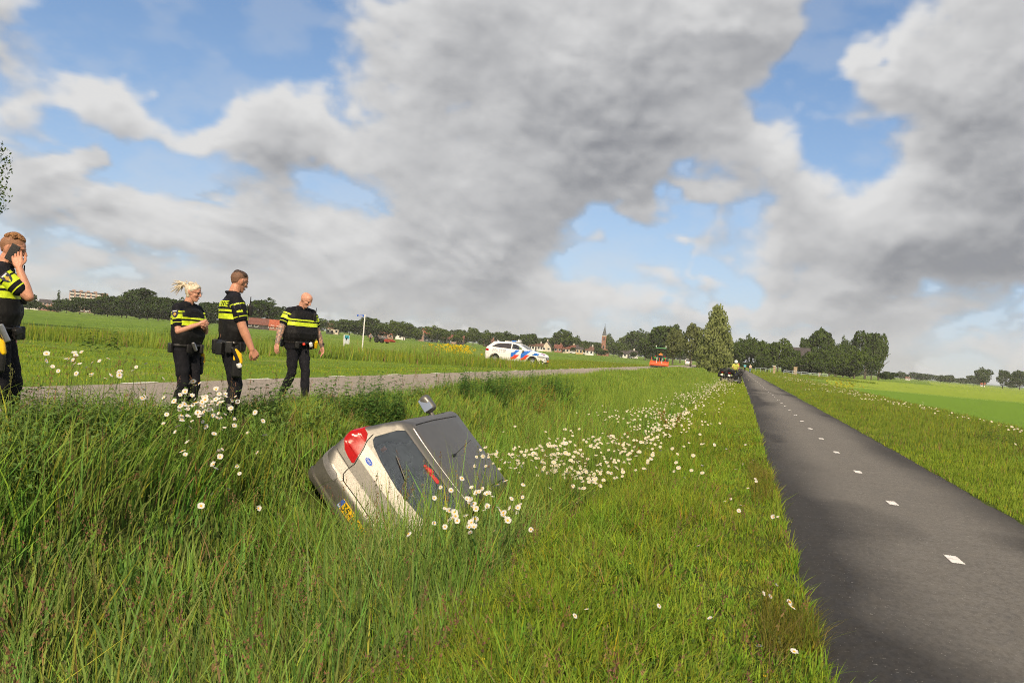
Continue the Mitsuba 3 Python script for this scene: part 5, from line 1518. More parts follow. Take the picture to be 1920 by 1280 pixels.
def tree(x, y, h, w, kind, label, group=None, name='tree', lift=.0, turn=None):
    key = thing(name, label, 'tree', group)
    i = len([k for k in labels if k.startswith('tree')])
    var = (kind, i % 3) if kind in ('dark', 'mid', 'pale', 'deep') else (kind, 0)
    a = (i * 2.399) if turn is None else turn
    z = float(ground_z(x, y)) if abs(y) < 900 else 0.0
    R = rotz(math.degrees(a))
    part(key, 'trunk', TRUNK[i % 2], None, xf=xform(R @ np.diag([h * .9, h * .9, h]), (x, y, z)))
    part(key, 'crown', SHAPES[var], None, xf=xform(R @ np.diag([w * 1.25, w * 1.25, h * (1.15 - lift)]), (x, y, z + h * lift)))
    return key


FAR_L = 'dark broadleaf tree in the row behind the pasture, left of the officers'
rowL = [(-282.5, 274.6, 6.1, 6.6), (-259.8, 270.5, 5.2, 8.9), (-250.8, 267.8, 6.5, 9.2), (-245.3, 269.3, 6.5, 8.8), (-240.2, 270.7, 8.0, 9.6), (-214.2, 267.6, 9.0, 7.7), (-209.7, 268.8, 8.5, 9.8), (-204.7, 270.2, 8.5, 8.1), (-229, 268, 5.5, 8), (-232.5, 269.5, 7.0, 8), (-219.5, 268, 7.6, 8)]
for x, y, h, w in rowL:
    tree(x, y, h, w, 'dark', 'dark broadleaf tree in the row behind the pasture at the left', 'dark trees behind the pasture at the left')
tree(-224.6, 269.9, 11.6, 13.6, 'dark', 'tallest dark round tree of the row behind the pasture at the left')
tree(-271.3, 277.7, 7.5, 2.2, 'poplar', 'slim dark columnar poplar standing left of the block of flats')
tree(-303.7, 351.8, 10.2, 7.0, 'pale', 'pale grey-green tree behind the dark row, right of the block of flats')
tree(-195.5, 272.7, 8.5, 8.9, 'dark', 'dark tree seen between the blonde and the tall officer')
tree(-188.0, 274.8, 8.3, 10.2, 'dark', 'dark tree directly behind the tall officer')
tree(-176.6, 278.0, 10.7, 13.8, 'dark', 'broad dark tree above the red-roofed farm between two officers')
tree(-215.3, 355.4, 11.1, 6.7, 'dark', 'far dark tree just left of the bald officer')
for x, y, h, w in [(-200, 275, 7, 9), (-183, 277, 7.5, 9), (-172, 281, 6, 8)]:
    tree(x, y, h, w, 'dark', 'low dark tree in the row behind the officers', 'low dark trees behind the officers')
vil = [(-196.4, 360.7, 6.3, 8.8, 'mid'), (-227.3, 435.2, 7.0, 9.3, 'mid'), (-182.6, 364.5, 7.4, 15.5, 'deep'), (-167.4, 368.7, 6.9, 10.3, 'mid'), (-161.1, 380.8, 8.0, 9.5, 'mid'), (-158.5, 391.9, 6.5, 6.5, 'mid'), (-149.4, 404.8, 6.3, 6.7, 'mid'),
       (-141.9, 406.9, 5.6, 6.1, 'mid'), (-137.2, 418.6, 9.2, 7.4, 'mid'), (-130.4, 420.5, 7.8, 5.7, 'mid'), (-121.3, 423.0, 8.0, 12.5, 'deep'), (-108.1, 426.6, 8.5, 9.7, 'deep'), (-107.6, 457.9, 7.2, 7.3, 'deep'),
       (-91.2, 462.4, 9.2, 7.9, 'deep'), (-80.4, 434.3, 7.2, 5.7, 'mid'), (-73.5, 436.2, 6.6, 5.7, 'deep'), (-85.6, 557.4, 13.4, 7.9, 'mid'), (-70.6, 478.5, 8.2, 9.3, 'mid'), (-55.2, 503.5, 14.6, 8.4, 'mid'), (-192, 372, 6, 8, 'mid'), (-176, 372, 7, 8, 'deep'), (-154, 415, 6.5, 8, 'deep'), (-146, 425, 7, 8, 'deep'), (-114, 440, 8, 9, 'deep'), (-100, 452, 8, 9, 'deep'), (-66, 470, 8.5, 9, 'deep'), (-62, 452, 7, 7, 'mid'), (-48, 470, 9, 9, 'deep'), (-44, 430, 8, 8, 'mid')]
for x, y, h, w, k in vil:
    tree(x, y, h, w, k, ('dark green' if k == 'deep' else 'mid green') + ' tree among the village houses on the skyline', ('dark' if k == 'deep' else 'mid green') + ' trees among the village houses')
tree(-173.9, 366.9, 9.2, 13.9, 'deep', 'broad dark tree right behind the street sign post')
tree(-161.9, 370.2, 8.7, 6.7, 'pale', 'pale green tree just right of the street sign')
tree(-154.8, 403.3, 7.8, 10.0, 'pale', 'pale yellowish tree above the steep orange roof')
tree(-93.5, 441.1, 12.2, 11.0, 'mid', 'large round green tree behind the house with an orange gable roof')
tree(-71.0, 519.9, 12.6, 9.4, 'pale', 'pale tree right of the church')
tree(-59.3, 481.7, 15.4, 13.6, 'deep', 'big round dark tree between the church and the tractor')
tree(-31.1, 333.8, 13.5, 8.9, 'deep', 'dark tree directly behind the tractor')
tree(-26.1, 314.4, 13.5, 11.2, 'deep', 'largest dark tree, right of the tractor')
tree(-20.9, 305.5, 10.3, 5.4, 'deep', 'dark tree between the big dark tree and the pale willows')
tree(-38.5, 352, 9, 8, 'deep', 'dark tree at the left behind the tractor')
tree(-10.0, 178.8, 8.1, 4.7, 'willow', 'pale olive willow left of the tall poplar')
tree(-14.6, 190, 7.2, 4.0, 'willow', 'small pale willow beside the white car')
tree(-4.8, 164.7, 11.7, 5.7, 'bigpoplar', 'tall conical silver-green poplar beside the road')
wood = [(-1.6, 300.5, 9.2, 7.5, 'mid'), (3.6, 312.3, 11.3, 6.2, 'deep'), (7.8, 303.1, 10.4, 6.4, 'mid'), (12.9, 304.5, 10.6, 7.5, 'mid'), (17.8, 305.8, 8.2, 6.4, 'deep'), (33.6, 341.3, 14.4, 4.5, 'mid'), (33.9, 320.7, 10.7, 5.0, 'mid'),
        (43.3, 359.6, 15.3, 4.8, 'mid'), (24.0, 297.2, 7.6, 7.9, 'mid'), (37.6, 300.9, 9.7, 7.2, 'mid'), (44.7, 313.3, 8.1, 4.9, 'deep'), (19.8, 296.0, 5.8, 7.2, 'deep'), (31.1, 299.1, 6.8, 7.9, 'mid'), (28, 318, 9.5, 8, 'deep'), (40.5, 325, 9, 8, 'deep'), (10, 320, 10, 8, 'deep'), (0, 322, 9.5, 8, 'deep'), (15, 290, 5.5, 6, 'mid'), (8, 286, 5, 6, 'deep'), (26, 288, 5.2, 6, 'deep')]
for x, y, h, w, k in wood:
    tree(x, y, h, w, k, ('dark' if k == 'deep' else 'mid green') + ' tree of the wood at the end of the cycle path', ('dark' if k == 'deep' else 'mid green') + ' trees of the wood at the end of the path')
tree(23.8, 338.6, 13.4, 5.5, 'deep', 'narrow tree at the left of the tallest group in the wood')
tree(29.8, 340.3, 17.0, 10.5, 'deep', 'tall round tree rising over the dark barn roof in the wood')
tree(40.0, 353.5, 14.6, 4.4, 'deep', 'dark slender tree between the two tallest trees of the wood')
tree(48.4, 355.8, 18.3, 11.6, 'deep', 'tallest tree of the wood at its right end')
tree(52.8, 351.7, 16.2, 4.6, 'mid', 'leaning outer tree at the right end of the wood')
far = [(131.9, 762.8, 6.4, 8.1), (129.5, 824.4, 4.6, 14.7), (146.3, 766.8, 6.7, 19.9), (159.6, 749.7, 5.8, 14.9), (166.8, 751.7, 6.9, 8.8), (183.0, 777.0, 5.3, 18.1), (191.8, 779.4, 8.3, 13.5), (140, 800, 5, 16), (153, 790, 5, 16), (174, 790, 5.2, 18), (200, 800, 6, 18), (122, 800, 4.5, 14), (112, 810, 5, 16), (101, 815, 6, 16), (171.5, 607.8, 4.5, 7.0)]
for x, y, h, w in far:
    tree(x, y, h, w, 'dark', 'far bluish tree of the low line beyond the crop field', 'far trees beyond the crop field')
for x, y, h, w, lab in [(159.7, 625.3, 11.8, 10.5, 'left'), (169.2, 617.5, 11.9, 7.5, 'middle'), (176.9, 609.3, 11.9, 13.9, 'right')]:
    tree(x, y, h, w, 'dark', f'{lab} one of the three tall dark trees at the right edge beyond the crop field')
# the tall tree that the left edge of the picture cuts
CUT = mikit.ply(crown_mesh(31, 8000, .014, 'round', 15), LEAVES['mid'], False)
key = thing('tree', 'leafy tree cut by the left edge of the picture, above the phoning officer', 'tree')
tx, ty = -54.7, 45.0
part(key, 'trunk', TRUNK[0], None, xf=xform(np.diag([9, 9, 13.0]), (tx, ty, 0)))
part(key, 'crown', CUT, None, xf=xform(np.diag([8.2, 8.2, 10.5]), (tx, ty, 4.6)))
# the wooded ridge behind the village: reads as one mass
rs = np.random.default_rng(77)
V, F, k = [], [], 0
v0, f0 = crown_mesh(55, 420, .075)
for i in range(150):
    t = i / 149
    x, y = -330 + 330 * t + rs.normal(0, 5), 640 + 60 * t + rs.normal(0, 12)
    h, w = rs.uniform(10, 14.5) * (1.0 - .25 * t), rs.uniform(14, 19)
    V.append(v0 @ np.diag([w, w, h]) @ rotz(rs.uniform(0, 360)).T + [x, y, 0]); F.append(f0 + k); k += len(v0)
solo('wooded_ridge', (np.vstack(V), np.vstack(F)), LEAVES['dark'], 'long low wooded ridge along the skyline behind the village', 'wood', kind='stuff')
V, F, k = [], [], 0
for i in range(120):                                        # hedges and shrubs that close the gaps at the foot of the tree rows
    t = rs.uniform()
    if i < 50:
        x, y = -285 + 120 * t + rs.normal(0, 1), 266 + 10 * t + rs.normal(0, 2)
    elif i < 80:
        x, y = -6 + 58 * t, 293 + 28 * t + rs.normal(0, 2)
    else:
        x, y = -205 + 160 * t, 405 + 50 * t + rs.normal(0, 3)
    h, w = rs.uniform(2.2, 4.2), rs.uniform(5, 8)
    V.append(v0 @ np.diag([w, w, h]) @ rotz(rs.uniform(0, 360)).T + [x, y, 0]); F.append(f0 + k); k += len(v0)
solo('hedge', (np.vstack(V), np.vstack(F)), LEAVES['dark'], 'dark undergrowth and hedges at the foot of the far trees', 'hedge', kind='stuff')

# ---- houses
BRICK = paint('red_brick', proc(lambda p, n, uv: mix((.26, .12, .085), (.34, .18, .13), noise(p.x * 2, p.y * 2, p.z * 4))), .9)
PINK = paint('pale_brick', (.42, .27, .22), .9)
CREAM = paint('cream_render', (.62, .57, .47), .9)
WHITEW = paint('white_render', (.74, .73, .70), .85)
TILE_O = paint('orange_tiles', (.38, .095, .045), .8)
TILE_R = paint('red_tiles', (.17, .065, .048), .8)
TILE_D = paint('dark_tiles', (.065, .055, .055), .7)
TILE_B = paint('brown_tiles', (.14, .075, .055), .8)
PANE = paint('dark_window_pane', (.03, .035, .04), .08, 0, .8)


def house(x, y, w, d, eave, ridge, wall, roof, turn, label, gable_front=False, windows=3, door=True, chimney=True, storeys=1, name='house'):
    key = thing(name, label, 'house')
    X = xform(rotz(turn), (x, y, 0.0))
    if gable_front:
        prof = [(-w / 2, 0), (w / 2, 0), (w / 2, eave), (0, ridge - .12), (-w / 2, eave)]
        part(key, 'wall', to_tri(prism(prof, 'y', -d / 2, d / 2)), wall, False, X)
        rp = [(-w / 2 - .35, eave - .3), (0, ridge - .1), (w / 2 + .35, eave - .3), (w / 2 + .35, eave - .06), (0, ridge + .15), (-w / 2 - .35, eave - .06)]
        rk = part(key, 'roof', to_tri(prism(rp, 'y', -d / 2 - .3, d / 2 + .3)), roof, False, X)
    else:
        prof = [(-d / 2, 0), (d / 2, 0), (d / 2, eave), (0, ridge - .12), (-d / 2, eave)]
        part(key, 'wall', to_tri(prism(prof, 'x', -w / 2, w / 2)), wall, False, X)
        rp = [(-d / 2 - .35, eave - .3), (0, ridge - .1), (d / 2 + .35, eave - .3), (d / 2 + .35, eave - .06), (0, ridge + .15), (-d / 2 - .35, eave - .06)]
        rk = part(key, 'roof', to_tri(prism(rp, 'x', -w / 2 - .3, w / 2 + .3)), roof, False, X)
    if chimney:
        part(rk, 'chimney', to_tri(box((.6, .6, 1.3), (w * .3 if not gable_front else 0, 0, ridge + .35))), wall, False, X)
    for s in range(storeys):
        z = .9 + (eave / storeys) * s
        hh = min(1.3, eave / storeys - 1.1) if eave / storeys > 1.9 else .9
        for i in range(windows):
            xx = (i + .5) / windows * w - w / 2
            if door and s == 0 and i == windows // 2:
                part(key, 'door', to_tri(box((.95, .08, 2.0), (xx, -d / 2 - .03, 1.0))), TILE_D, False, X)
                continue
            k = part(key, 'window', to_tri(box((1.25, .08, hh + .15), (xx, -d / 2 - .03, z + hh / 2))), WHITEP, False, X)
            part(k, 'pane', to_tri(box((1.05, .04, hh - .1), (xx, -d / 2 - .07, z + hh / 2))), PANE, False, X)
    return key


house(-192.3, 413.7, 5.5, 6, 2.2, 4.2, PINK, TILE_D, 20, 'little pink house with a dark roof right of the street sign', windows=3)
house(-181.4, 406.3, 7, 6, 2.5, 4.6, PINK, TILE_O, 15, 'pink brick house with an orange roof between two green trees', windows=3)
house(-174.6, 408.2, 5, 6, 1.2, 4.4, WHITEW, TILE_D, 20, 'white steep-gabled cottage behind the red hay machine', gable_front=True, windows=1, door=False)
house(-172.7, 439.9, 4.5, 7, 2.0, 7.0, PINK, TILE_O, 60, 'house with a tall steep orange roof at the edge of the village', windows=2)
house(-158.9, 412.6, 7, 6, 2.4, 4.0, WHITEW, TILE_D, 15, 'white house right of the steep orange roof', windows=4)
house(-151.2, 414.7, 6, 6, 2.4, 3.9, WHITEW, TILE_R, 15, 'white cottage with a red roof in the middle of the village row', windows=3)
house(-145.5, 416.3, 7.5, 6, 2.6, 4.6, PINK, TILE_R, 12, 'pinkish brick house left of the yellow mustard', windows=4)
house(-131.6, 430.5, 6, 6, 2.4, 4.2, BRICK, TILE_B, 10, 'brown-roofed brick house above the tail of the police car', windows=3)
house(-104.6, 427.6, 7.5, 6, 2.6, 4.0, WHITEW, TILE_B, 8, 'long white house seen over the bonnet of the police car', windows=5)
house(-99.1, 429.1, 4.8, 6, 2.2, 5.4, CREAM, TILE_D, 5, 'cream gabled house with white eaves right of the long white house', gable_front=True, windows=2, door=False)
house(-100.0, 470.4, 6, 6, 5.0, 8.6, BRICK, TILE_O, 35, 'taller house with a bright orange gable roof', windows=2, storeys=2)
house(-89.5, 442.1, 7, 6, 2.5, 4.6, CREAM, TILE_R, 6, 'cream house below the large round tree', windows=4)
house(-82.3, 433.8, 3.6, 6, 2.8, 4.8, paint('ochre_render', (.50, .36, .16), .9), TILE_D, 5, 'small ochre house left of the church tower', windows=2, door=False)
house(-77.1, 435.2, 4.2, 6, 2.6, 4.6, WHITEW, TILE_B, 5, 'small white house at the foot of the church', windows=2, door=False)
house(-58.4, 450.8, 9, 6, 2.4, 4.4, WHITEW, TILE_D, 3, 'long low white house under the dark trees right of the church', windows=5)
house(-94.5, 436, 4, 6, 2.4, 4.2, BRICK, TILE_R, 7, 'red brick house between the cream gable and the orange roof', windows=2, door=False)
# the farm behind the officers
key = house(-168.2, 264.7, 9.5, 7, 1.9, 3.9, paint('dark_timber', (.05, .045, .04), .85), TILE_R, 30, 'low dark barn with a red tiled roof between two officers', windows=4, chimney=False, name='barn')
house(-162.8, 266.0, 4, 6, 1.6, 3.8, BRICK, TILE_O, 30, 'small orange-roofed wing right of the dark barn', windows=2, door=False, chimney=False)
house(-195.1, 371.4, 6.0, 6, 3.0, 5.2, CREAM, TILE_B, 22, 'cream house with a brown roof right of the bald officer', windows=3, storeys=1)
house(-339.0, 342.0, 9, 8, 4.2, 5.6, BRICK, TILE_D, 40, 'red brick block at the far left beside the slim poplar', windows=5, storeys=2, door=False, chimney=False)
house(-352, 344, 6, 7, 2.6, 4.6, WHITEW, TILE_D, 40, 'white house at the far left edge of the skyline', windows=3, door=False)
house(137, 760, 3.6, 5, 1.5, 2.8, WHITEW, TILE_R, -10, 'tiny white house under the far trees beyond the crop field', windows=2, door=False)
house(165.5, 650, 2.6, 5, 1.8, 3.4, WHITEW, TILE_O, -10, 'tiny house with a red roof between the tall dark trees at the right', windows=2, door=False)
house(19.5, 318, 9, 8, 6.8, 9.3, paint('black_boarding', (.022, .022, .024), .8), TILE_D, 0, 'dark barn roof showing above the wood right of the path', windows=0, door=False, chimney=False, name='barn')
# block of flats far beyond the trees
key = thing('apartment_block', 'long block of flats with white balconies above the dark trees at the left', 'building')
X = xform(rotz(43), (-536.7, 577.8, 0))
part(key, 'wall', to_tri(box((24, 10, 17), (0, 0, 8.5))), PINK, False, X)
part(key, 'stair_tower', to_tri(box((5, 11, 17.6), (14.4, 0, 8.8))), BRICK, False, X)
rk = part(key, 'roof', to_tri(box((24.6, 10.6, .5), (0, 0, 17.2))), TILE_D, False, X)
for i in range(4):
    part(rk, 'roof_house', to_tri(box((2.6, 4, 1.1), (-9 + 5.4 * i, 0, 18.0))), PINK, False, X)
for s in range(6):
    for i in range(6):
        part(key, 'balcony', to_tri(box((3.0, 1.0, 1.0), (-10 + 4 * i, -5.5, 1.4 + 2.8 * s))), WHITEW, False, X)
        part(key, 'window', to_tri(box((2.6, .1, 1.5), (-10 + 4 * i, -5.05, 2.75 + 2.8 * s - (.05)))), PANE, False, X)
# church
key = thing('church', 'brick village church with a tall slate spire', 'church')
X = xform(rotz(8), (-83.2, 516.6, 0))
part(key, 'tower', to_tri(box((2.7, 2.7, 12.4), (0, 0, 6.2))), BRICK, False, X)
part(key, 'tower_cornice', to_tri(box((3.0, 3.0, .35), (0, 0, 12.5))), CREAM, False, X)
part(key, 'spire', to_tri(Manifold.cylinder(6.4, 1.4, .06, 8).translate([0, 0, 12.65])), paint('slate', (.10, .11, .125), .5), False, X)
part(key, 'spire_cross', to_tri(union([tube((0, 0, 18.9), (0, 0, 20.2), .06), tube((-.4, 0, 19.8), (.4, 0, 19.8), .05)])), INK, False, X)
part(key, 'nave', to_tri(prism([(-3.5, 0), (3.5, 0), (3.5, 4.5), (0, 8.2), (-3.5, 4.5)], 'y', 1.5, 16)), BRICK, False, X)
part(key, 'nave_roof', to_tri(prism([(-3.8, 4.4), (0, 8.3), (3.8, 4.4), (3.8, 4.7), (0, 8.6), (-3.8, 4.7)], 'y', 1.45, 16.2)), TILE_D, False, X)
for z in (4.5, 9.6):
    part(key, 'window', to_tri(prism([(-.4, z), (.4, z), (.4, z + 1.5), (0, z + 2.0), (-.4, z + 1.5)], 'y', -1.43, -1.31)), PANE, False, X)
# small parked cars before the village
for i, (x, y) in enumerate([(-85.4, 433), (-81.2, 433.4), (-191, 411), (-55, 447)]):
    key = thing('parked_car', ['white parked car before the ochre house', 'silver-white parked car right next to the white one', 'white car parked by the little pink house', 'pale car parked by the long low house'][i], 'car')
    X = xform(rotz(5), (x, y, 0))
    part(key, 'body', to_tri(prism(rounded([(-2.1, .3), (2.1, .3), (2.15, .75), (1.2, .95), (.6, 1.45), (-1.2, 1.48), (-1.9, 1.0), (-2.15, .9)], .12), 'y', -.85, .85)), WHITE_CAR, 40, X)
    part(key, 'window', to_tri(prism([(1.0, .98), (.55, 1.38), (-1.1, 1.40), (-1.6, 1.0)], 'y', -.87, .87)), PANE, False, X)
    for wx in (-1.3, 1.3):
        part(key, 'wheel', to_tri(tube((wx, -.88, .32), (wx, .88, .32), .32, n=14)), RUBBER, 40, X)

# ---- street sign and nature-reserve sign by the pasture
key = thing('street_sign', 'blue street name sign on a tall white pole', 'sign')
X = xform(rotz(-24), (-29.6, 61.6, 0.05))
part(key, 'pole', to_tri(tube((0, 0, 0), (.0, 0, 3.02), .05)), WHITEP, 40, X)
bk = part(key, 'name_board', to_tri(rbox((.90, .04, .15), .012, (-.53, 0, 2.93))), paint('sign_blue', (.03, .12, .62), .4), 40, X)
part(bk, 'text_panel', to_tri(box((.50, .01, .05), (-.53, -.026, 2.93))), WHITEP, False, X)
part(key, 'pole_cap', to_tri(rbox((.13, .09, .12), .02, (0, 0, 2.95))), WHITEP, 40, X)
key = thing('information_sign', 'blue and white reserve sign with a dark bird on a white post', 'sign')
X = xform(rotz(-24), (-28.6, 56.8, 0.05))
part(key, 'post', to_tri(rbox((.09, .09, 1.30), .015, (-.34, 0, .62)) ), WHITEP, 40, X)
bk = part(key, 'board', to_tri(rbox((.56, .04, .66), .01, (.02, -.02, .93))), WHITEP, 40, X)
part(bk, 'sky_panel', to_tri(box((.54, .01, .26), (.02, -.045, 1.12))), paint('sign_teal', (.06, .36, .46), .5), False, X)
part(bk, 'lower_panel', to_tri(box((.54, .01, .32), (.02, -.045, .82))), paint('sign_pale', (.55, .62, .66), .5), False, X)
part(bk, 'bird', to_tri(union([prism(rounded([(-.10, 1.05), (.05, 1.08), (.10, .98), (.02, .90), (-.06, .93)], .02), 'y', -.060, -.050), prism([(-.10, 1.04), (-.16, 1.18), (-.12, 1.2), (-.05, 1.05)], 'y', -.060, -.050), prism([(.06, 1.06), (.11, 1.20), (.13, 1.16), (.10, 1.0)], 'y', -.060, -.050), prism([(-.02, .92), (-.01, .82), (.01, .82), (.01, .92)], 'y', -.060, -.050)])), INK, False, X)

# ---- tractor with an orange flail mower, going away along the road
GREEN = paint('tractor_green', (.04, .26, .05), .35, 0, .5)
ORANGE = paint('mower_orange', (.80, .105, .025), .45)
HIO = paint('orange_jacket', (.85, .27, .05), .7)
key = thing('tractor', 'green compact tractor pulling a wide orange mower along the road', 'tractor')
X = xform(rotz(91), (-9.85, 107.5, ROAD_Z))
part(key, 'hood', to_tri(rbox((1.3, .7, .65), .1, (1.7, 0, 1.05))), GREEN, 40, X)
part(key, 'chassis', to_tri(rbox((2.6, .55, .45), .06, (.9, 0, .65)) + rbox((.6, .7, .3), .05, (.1, 0, .8))), BLACK, 40, X)
for s in (1, -1):
    for xx, r, w, nm in ((.0, .58, .38, 'rear_wheel'), (2.0, .40, .26, 'front_wheel')):
        prof = [(r * .55, -w / 2), (r * .95, -w / 2), (r, -w * .3), (r, w * .3), (r * .95, w / 2), (r * .55, w / 2)]
        t = trimesh.creation.revolve(np.array(prof), sections=24); t.apply_transform(np.array([[1, 0, 0, xx], [0, 0, 1, s * .68], [0, -1, 0, r], [0, 0, 0, 1.0]]))
        k = part(key, nm, t, RUBBER, 40, X)
        part(k, 'hub', to_tri(tube((xx, s * .52, r), (xx, s * .86, r), r * .56, n=18)), TASER, 40, X)
    part(key, 'mudguard', to_tri(rbox((.9, .38, .10), .04, (.05, s * .66, 1.28)) + rbox((.12, .30, .22), .04, (-.42, s * .62, 1.20))), GREEN, 40, X)
    for xx in (-.38, .85):
        part(key, 'cab_post', to_tri(tube((xx, s * .62, 1.1), (xx + .03, s * .58, 2.45), .035)), BLACK, 40, X)
    part(key, 'work_lamp', to_tri(rbox((.10, .14, .11), .03, (-.42, s * .50, 2.42))), WHITEP, 40, X)
    part(key, 'roof_lamp', to_tri(tube((-.3, s * .62, 2.5), (-.3, s * .62, 2.72), .02) + ball((-.3, s * .62, 2.74), .075)), WHITEP, 40, X)
    part(key, 'tail_lamp', to_tri(rbox((.06, .12, .16), .02, (-.45, s * .60, 1.42))), RED_LENS, 40, X)
part(key, 'canopy', to_tri(rbox((1.5, 1.35, .14), .06, (.25, 0, 2.5))), GREEN, 40, X)
part(key, 'canopy_front', to_tri(rbox((.3, 1.25, .14), .05, (-.38, 0, 2.36))), BLACK, 40, X)
part(key, 'seat', to_tri(rbox((.45, .5, .12), .05, (.1, 0, 1.12)) + rbox((.12, .48, .5), .05, (-.12, 0, 1.38))), BLACK, 40, X)
part(key, 'steering_wheel', to_tri(tube((.72, 0, 1.3), (.62, 0, 1.5), .03) + tube((.62, 0, 1.48), (.60, 0, 1.52), .19, n=16)), BLACK, 40, X)
key = thing('flail_mower', 'wide orange flail mower on the back of the tractor', 'mower')
part(key, 'deck', to_tri(prism(rounded([(-1.75, .24), (-.85, .24), (-.75, .45), (-.9, .74), (-1.35, .80), (-1.72, .60)], .06), 'y', -1.15, 1.15)), ORANGE, 30, X)
for y in (-1.12, 1.12):
    part(key, 'side_plate', to_tri(prism(rounded([(-1.78, .2), (-.82, .2), (-.72, .48), (-.9, .78), (-1.38, .85), (-1.76, .62)], .06), 'y', y - .04, y + .04)), ORANGE, 30, X)
part(key, 'roller', to_tri(tube((-1.6, -1.05, .14), (-1.6, 1.05, .14), .13, n=16)), BLACK, 40, X)
for y in (-.72, -.33, .0, .33, .98):
    part(key, 'bracket', to_tri(union([tube((-1.5, y, .55), (-1.45, y, 1.25), .030, n=6), rbox((.16, .10, .16), .03, (-1.6, y, .62))])), WHITEP if y in (-.33, .33) else ORANGE, 40, X)
part(key, 'linkage', to_tri(union([tube((-.95, y, .85), (-.3, y * .6, .75), .04, n=6) for y in (-.4, .4)] + [tube((-1.0, 0, 1.05), (-.3, 0, 1.1), .04, n=6)])), BLACK, 40, X)
key = thing('person', 'tractor driver in a bright orange jacket and yellow cap, seen from behind', 'person')
tp = np.array([-9.85, 107.5, ROAD_Z + .28]) + rotz(91) @ V3(.05, 0, 0)
person(key, tp, 91, 1.78, dict(pelvis=(0, 0, .92), lean=.05, r_hand=(.50, -.14, 1.20), l_hand=(.50, .14, 1.20), r_foot=(.58, -.2, .42), l_foot=(.58, .2, .42)), cloth=HIO, trousers=CLOTH, hair=('stubble', TASER), low=True, gear=False, vest=False, stripes=False)
# ---- hay machine in the pasture
key = thing('tractor', 'grey tractor with a red hay machine out in the pasture', 'tractor')
X = xform(rotz(-25), (-66.8, 147.5, .0))
for xx, r in ((-.9, .62), (.7, .45)):
    for s in (1, -1):
        part(key, 'wheel', to_tri(tube((xx, s * .5, r), (xx, s * .8, r), r, n=18)), RUBBER, 40, X)
part(key, 'body', to_tri(rbox((1.5, .6, .6), .1, (.5, 0, .95)) + rbox((.9, .8, .4), .08, (-.7, 0, .95))), GREYP, 40, X)
part(key, 'cab', to_tri(union([tube((a, s * .5, 1.1), (a, s * .45, 1.85), .04) for a in (-1.1, -.2) for s in (1, -1)] + [rbox((1.1, 1.1, .1), .04, (-.65, 0, 1.88))])), BLACK, 40, X)
part(key, 'hay_rake', to_tri(union([rbox((1.5, 1.1, .16), .06, (2.0, 0, .80)), tube((1.2, 0, .7), (3.0, 0, .7), .06), prism(rounded([(1.3, .35), (3.0, .35), (3.1, .7), (1.3, .75)], .05), 'y', -.7, .7)])), paint('machine_red', (.34, .06, .04), .6), 40, X)
key = thing('person', 'small dark figure standing beside the hay machine in the pasture', 'person')
person(key, (-69.0, 146.8, .0), -60, 1.75, dict(r_hand=(.1, -.26, .85), l_hand=(.1, .26, .85), r_foot=(0, -.1, .09), l_foot=(.05, .1, .09)), cloth=GREYP, low=True, gear=False, vest=False, stripes=False, hair=('stubble', HAIRS['brown']))

# ---- motorcycles parked by the cycle path
LEM = paint('hi_vis_lime', (.52, .55, .10), .7)


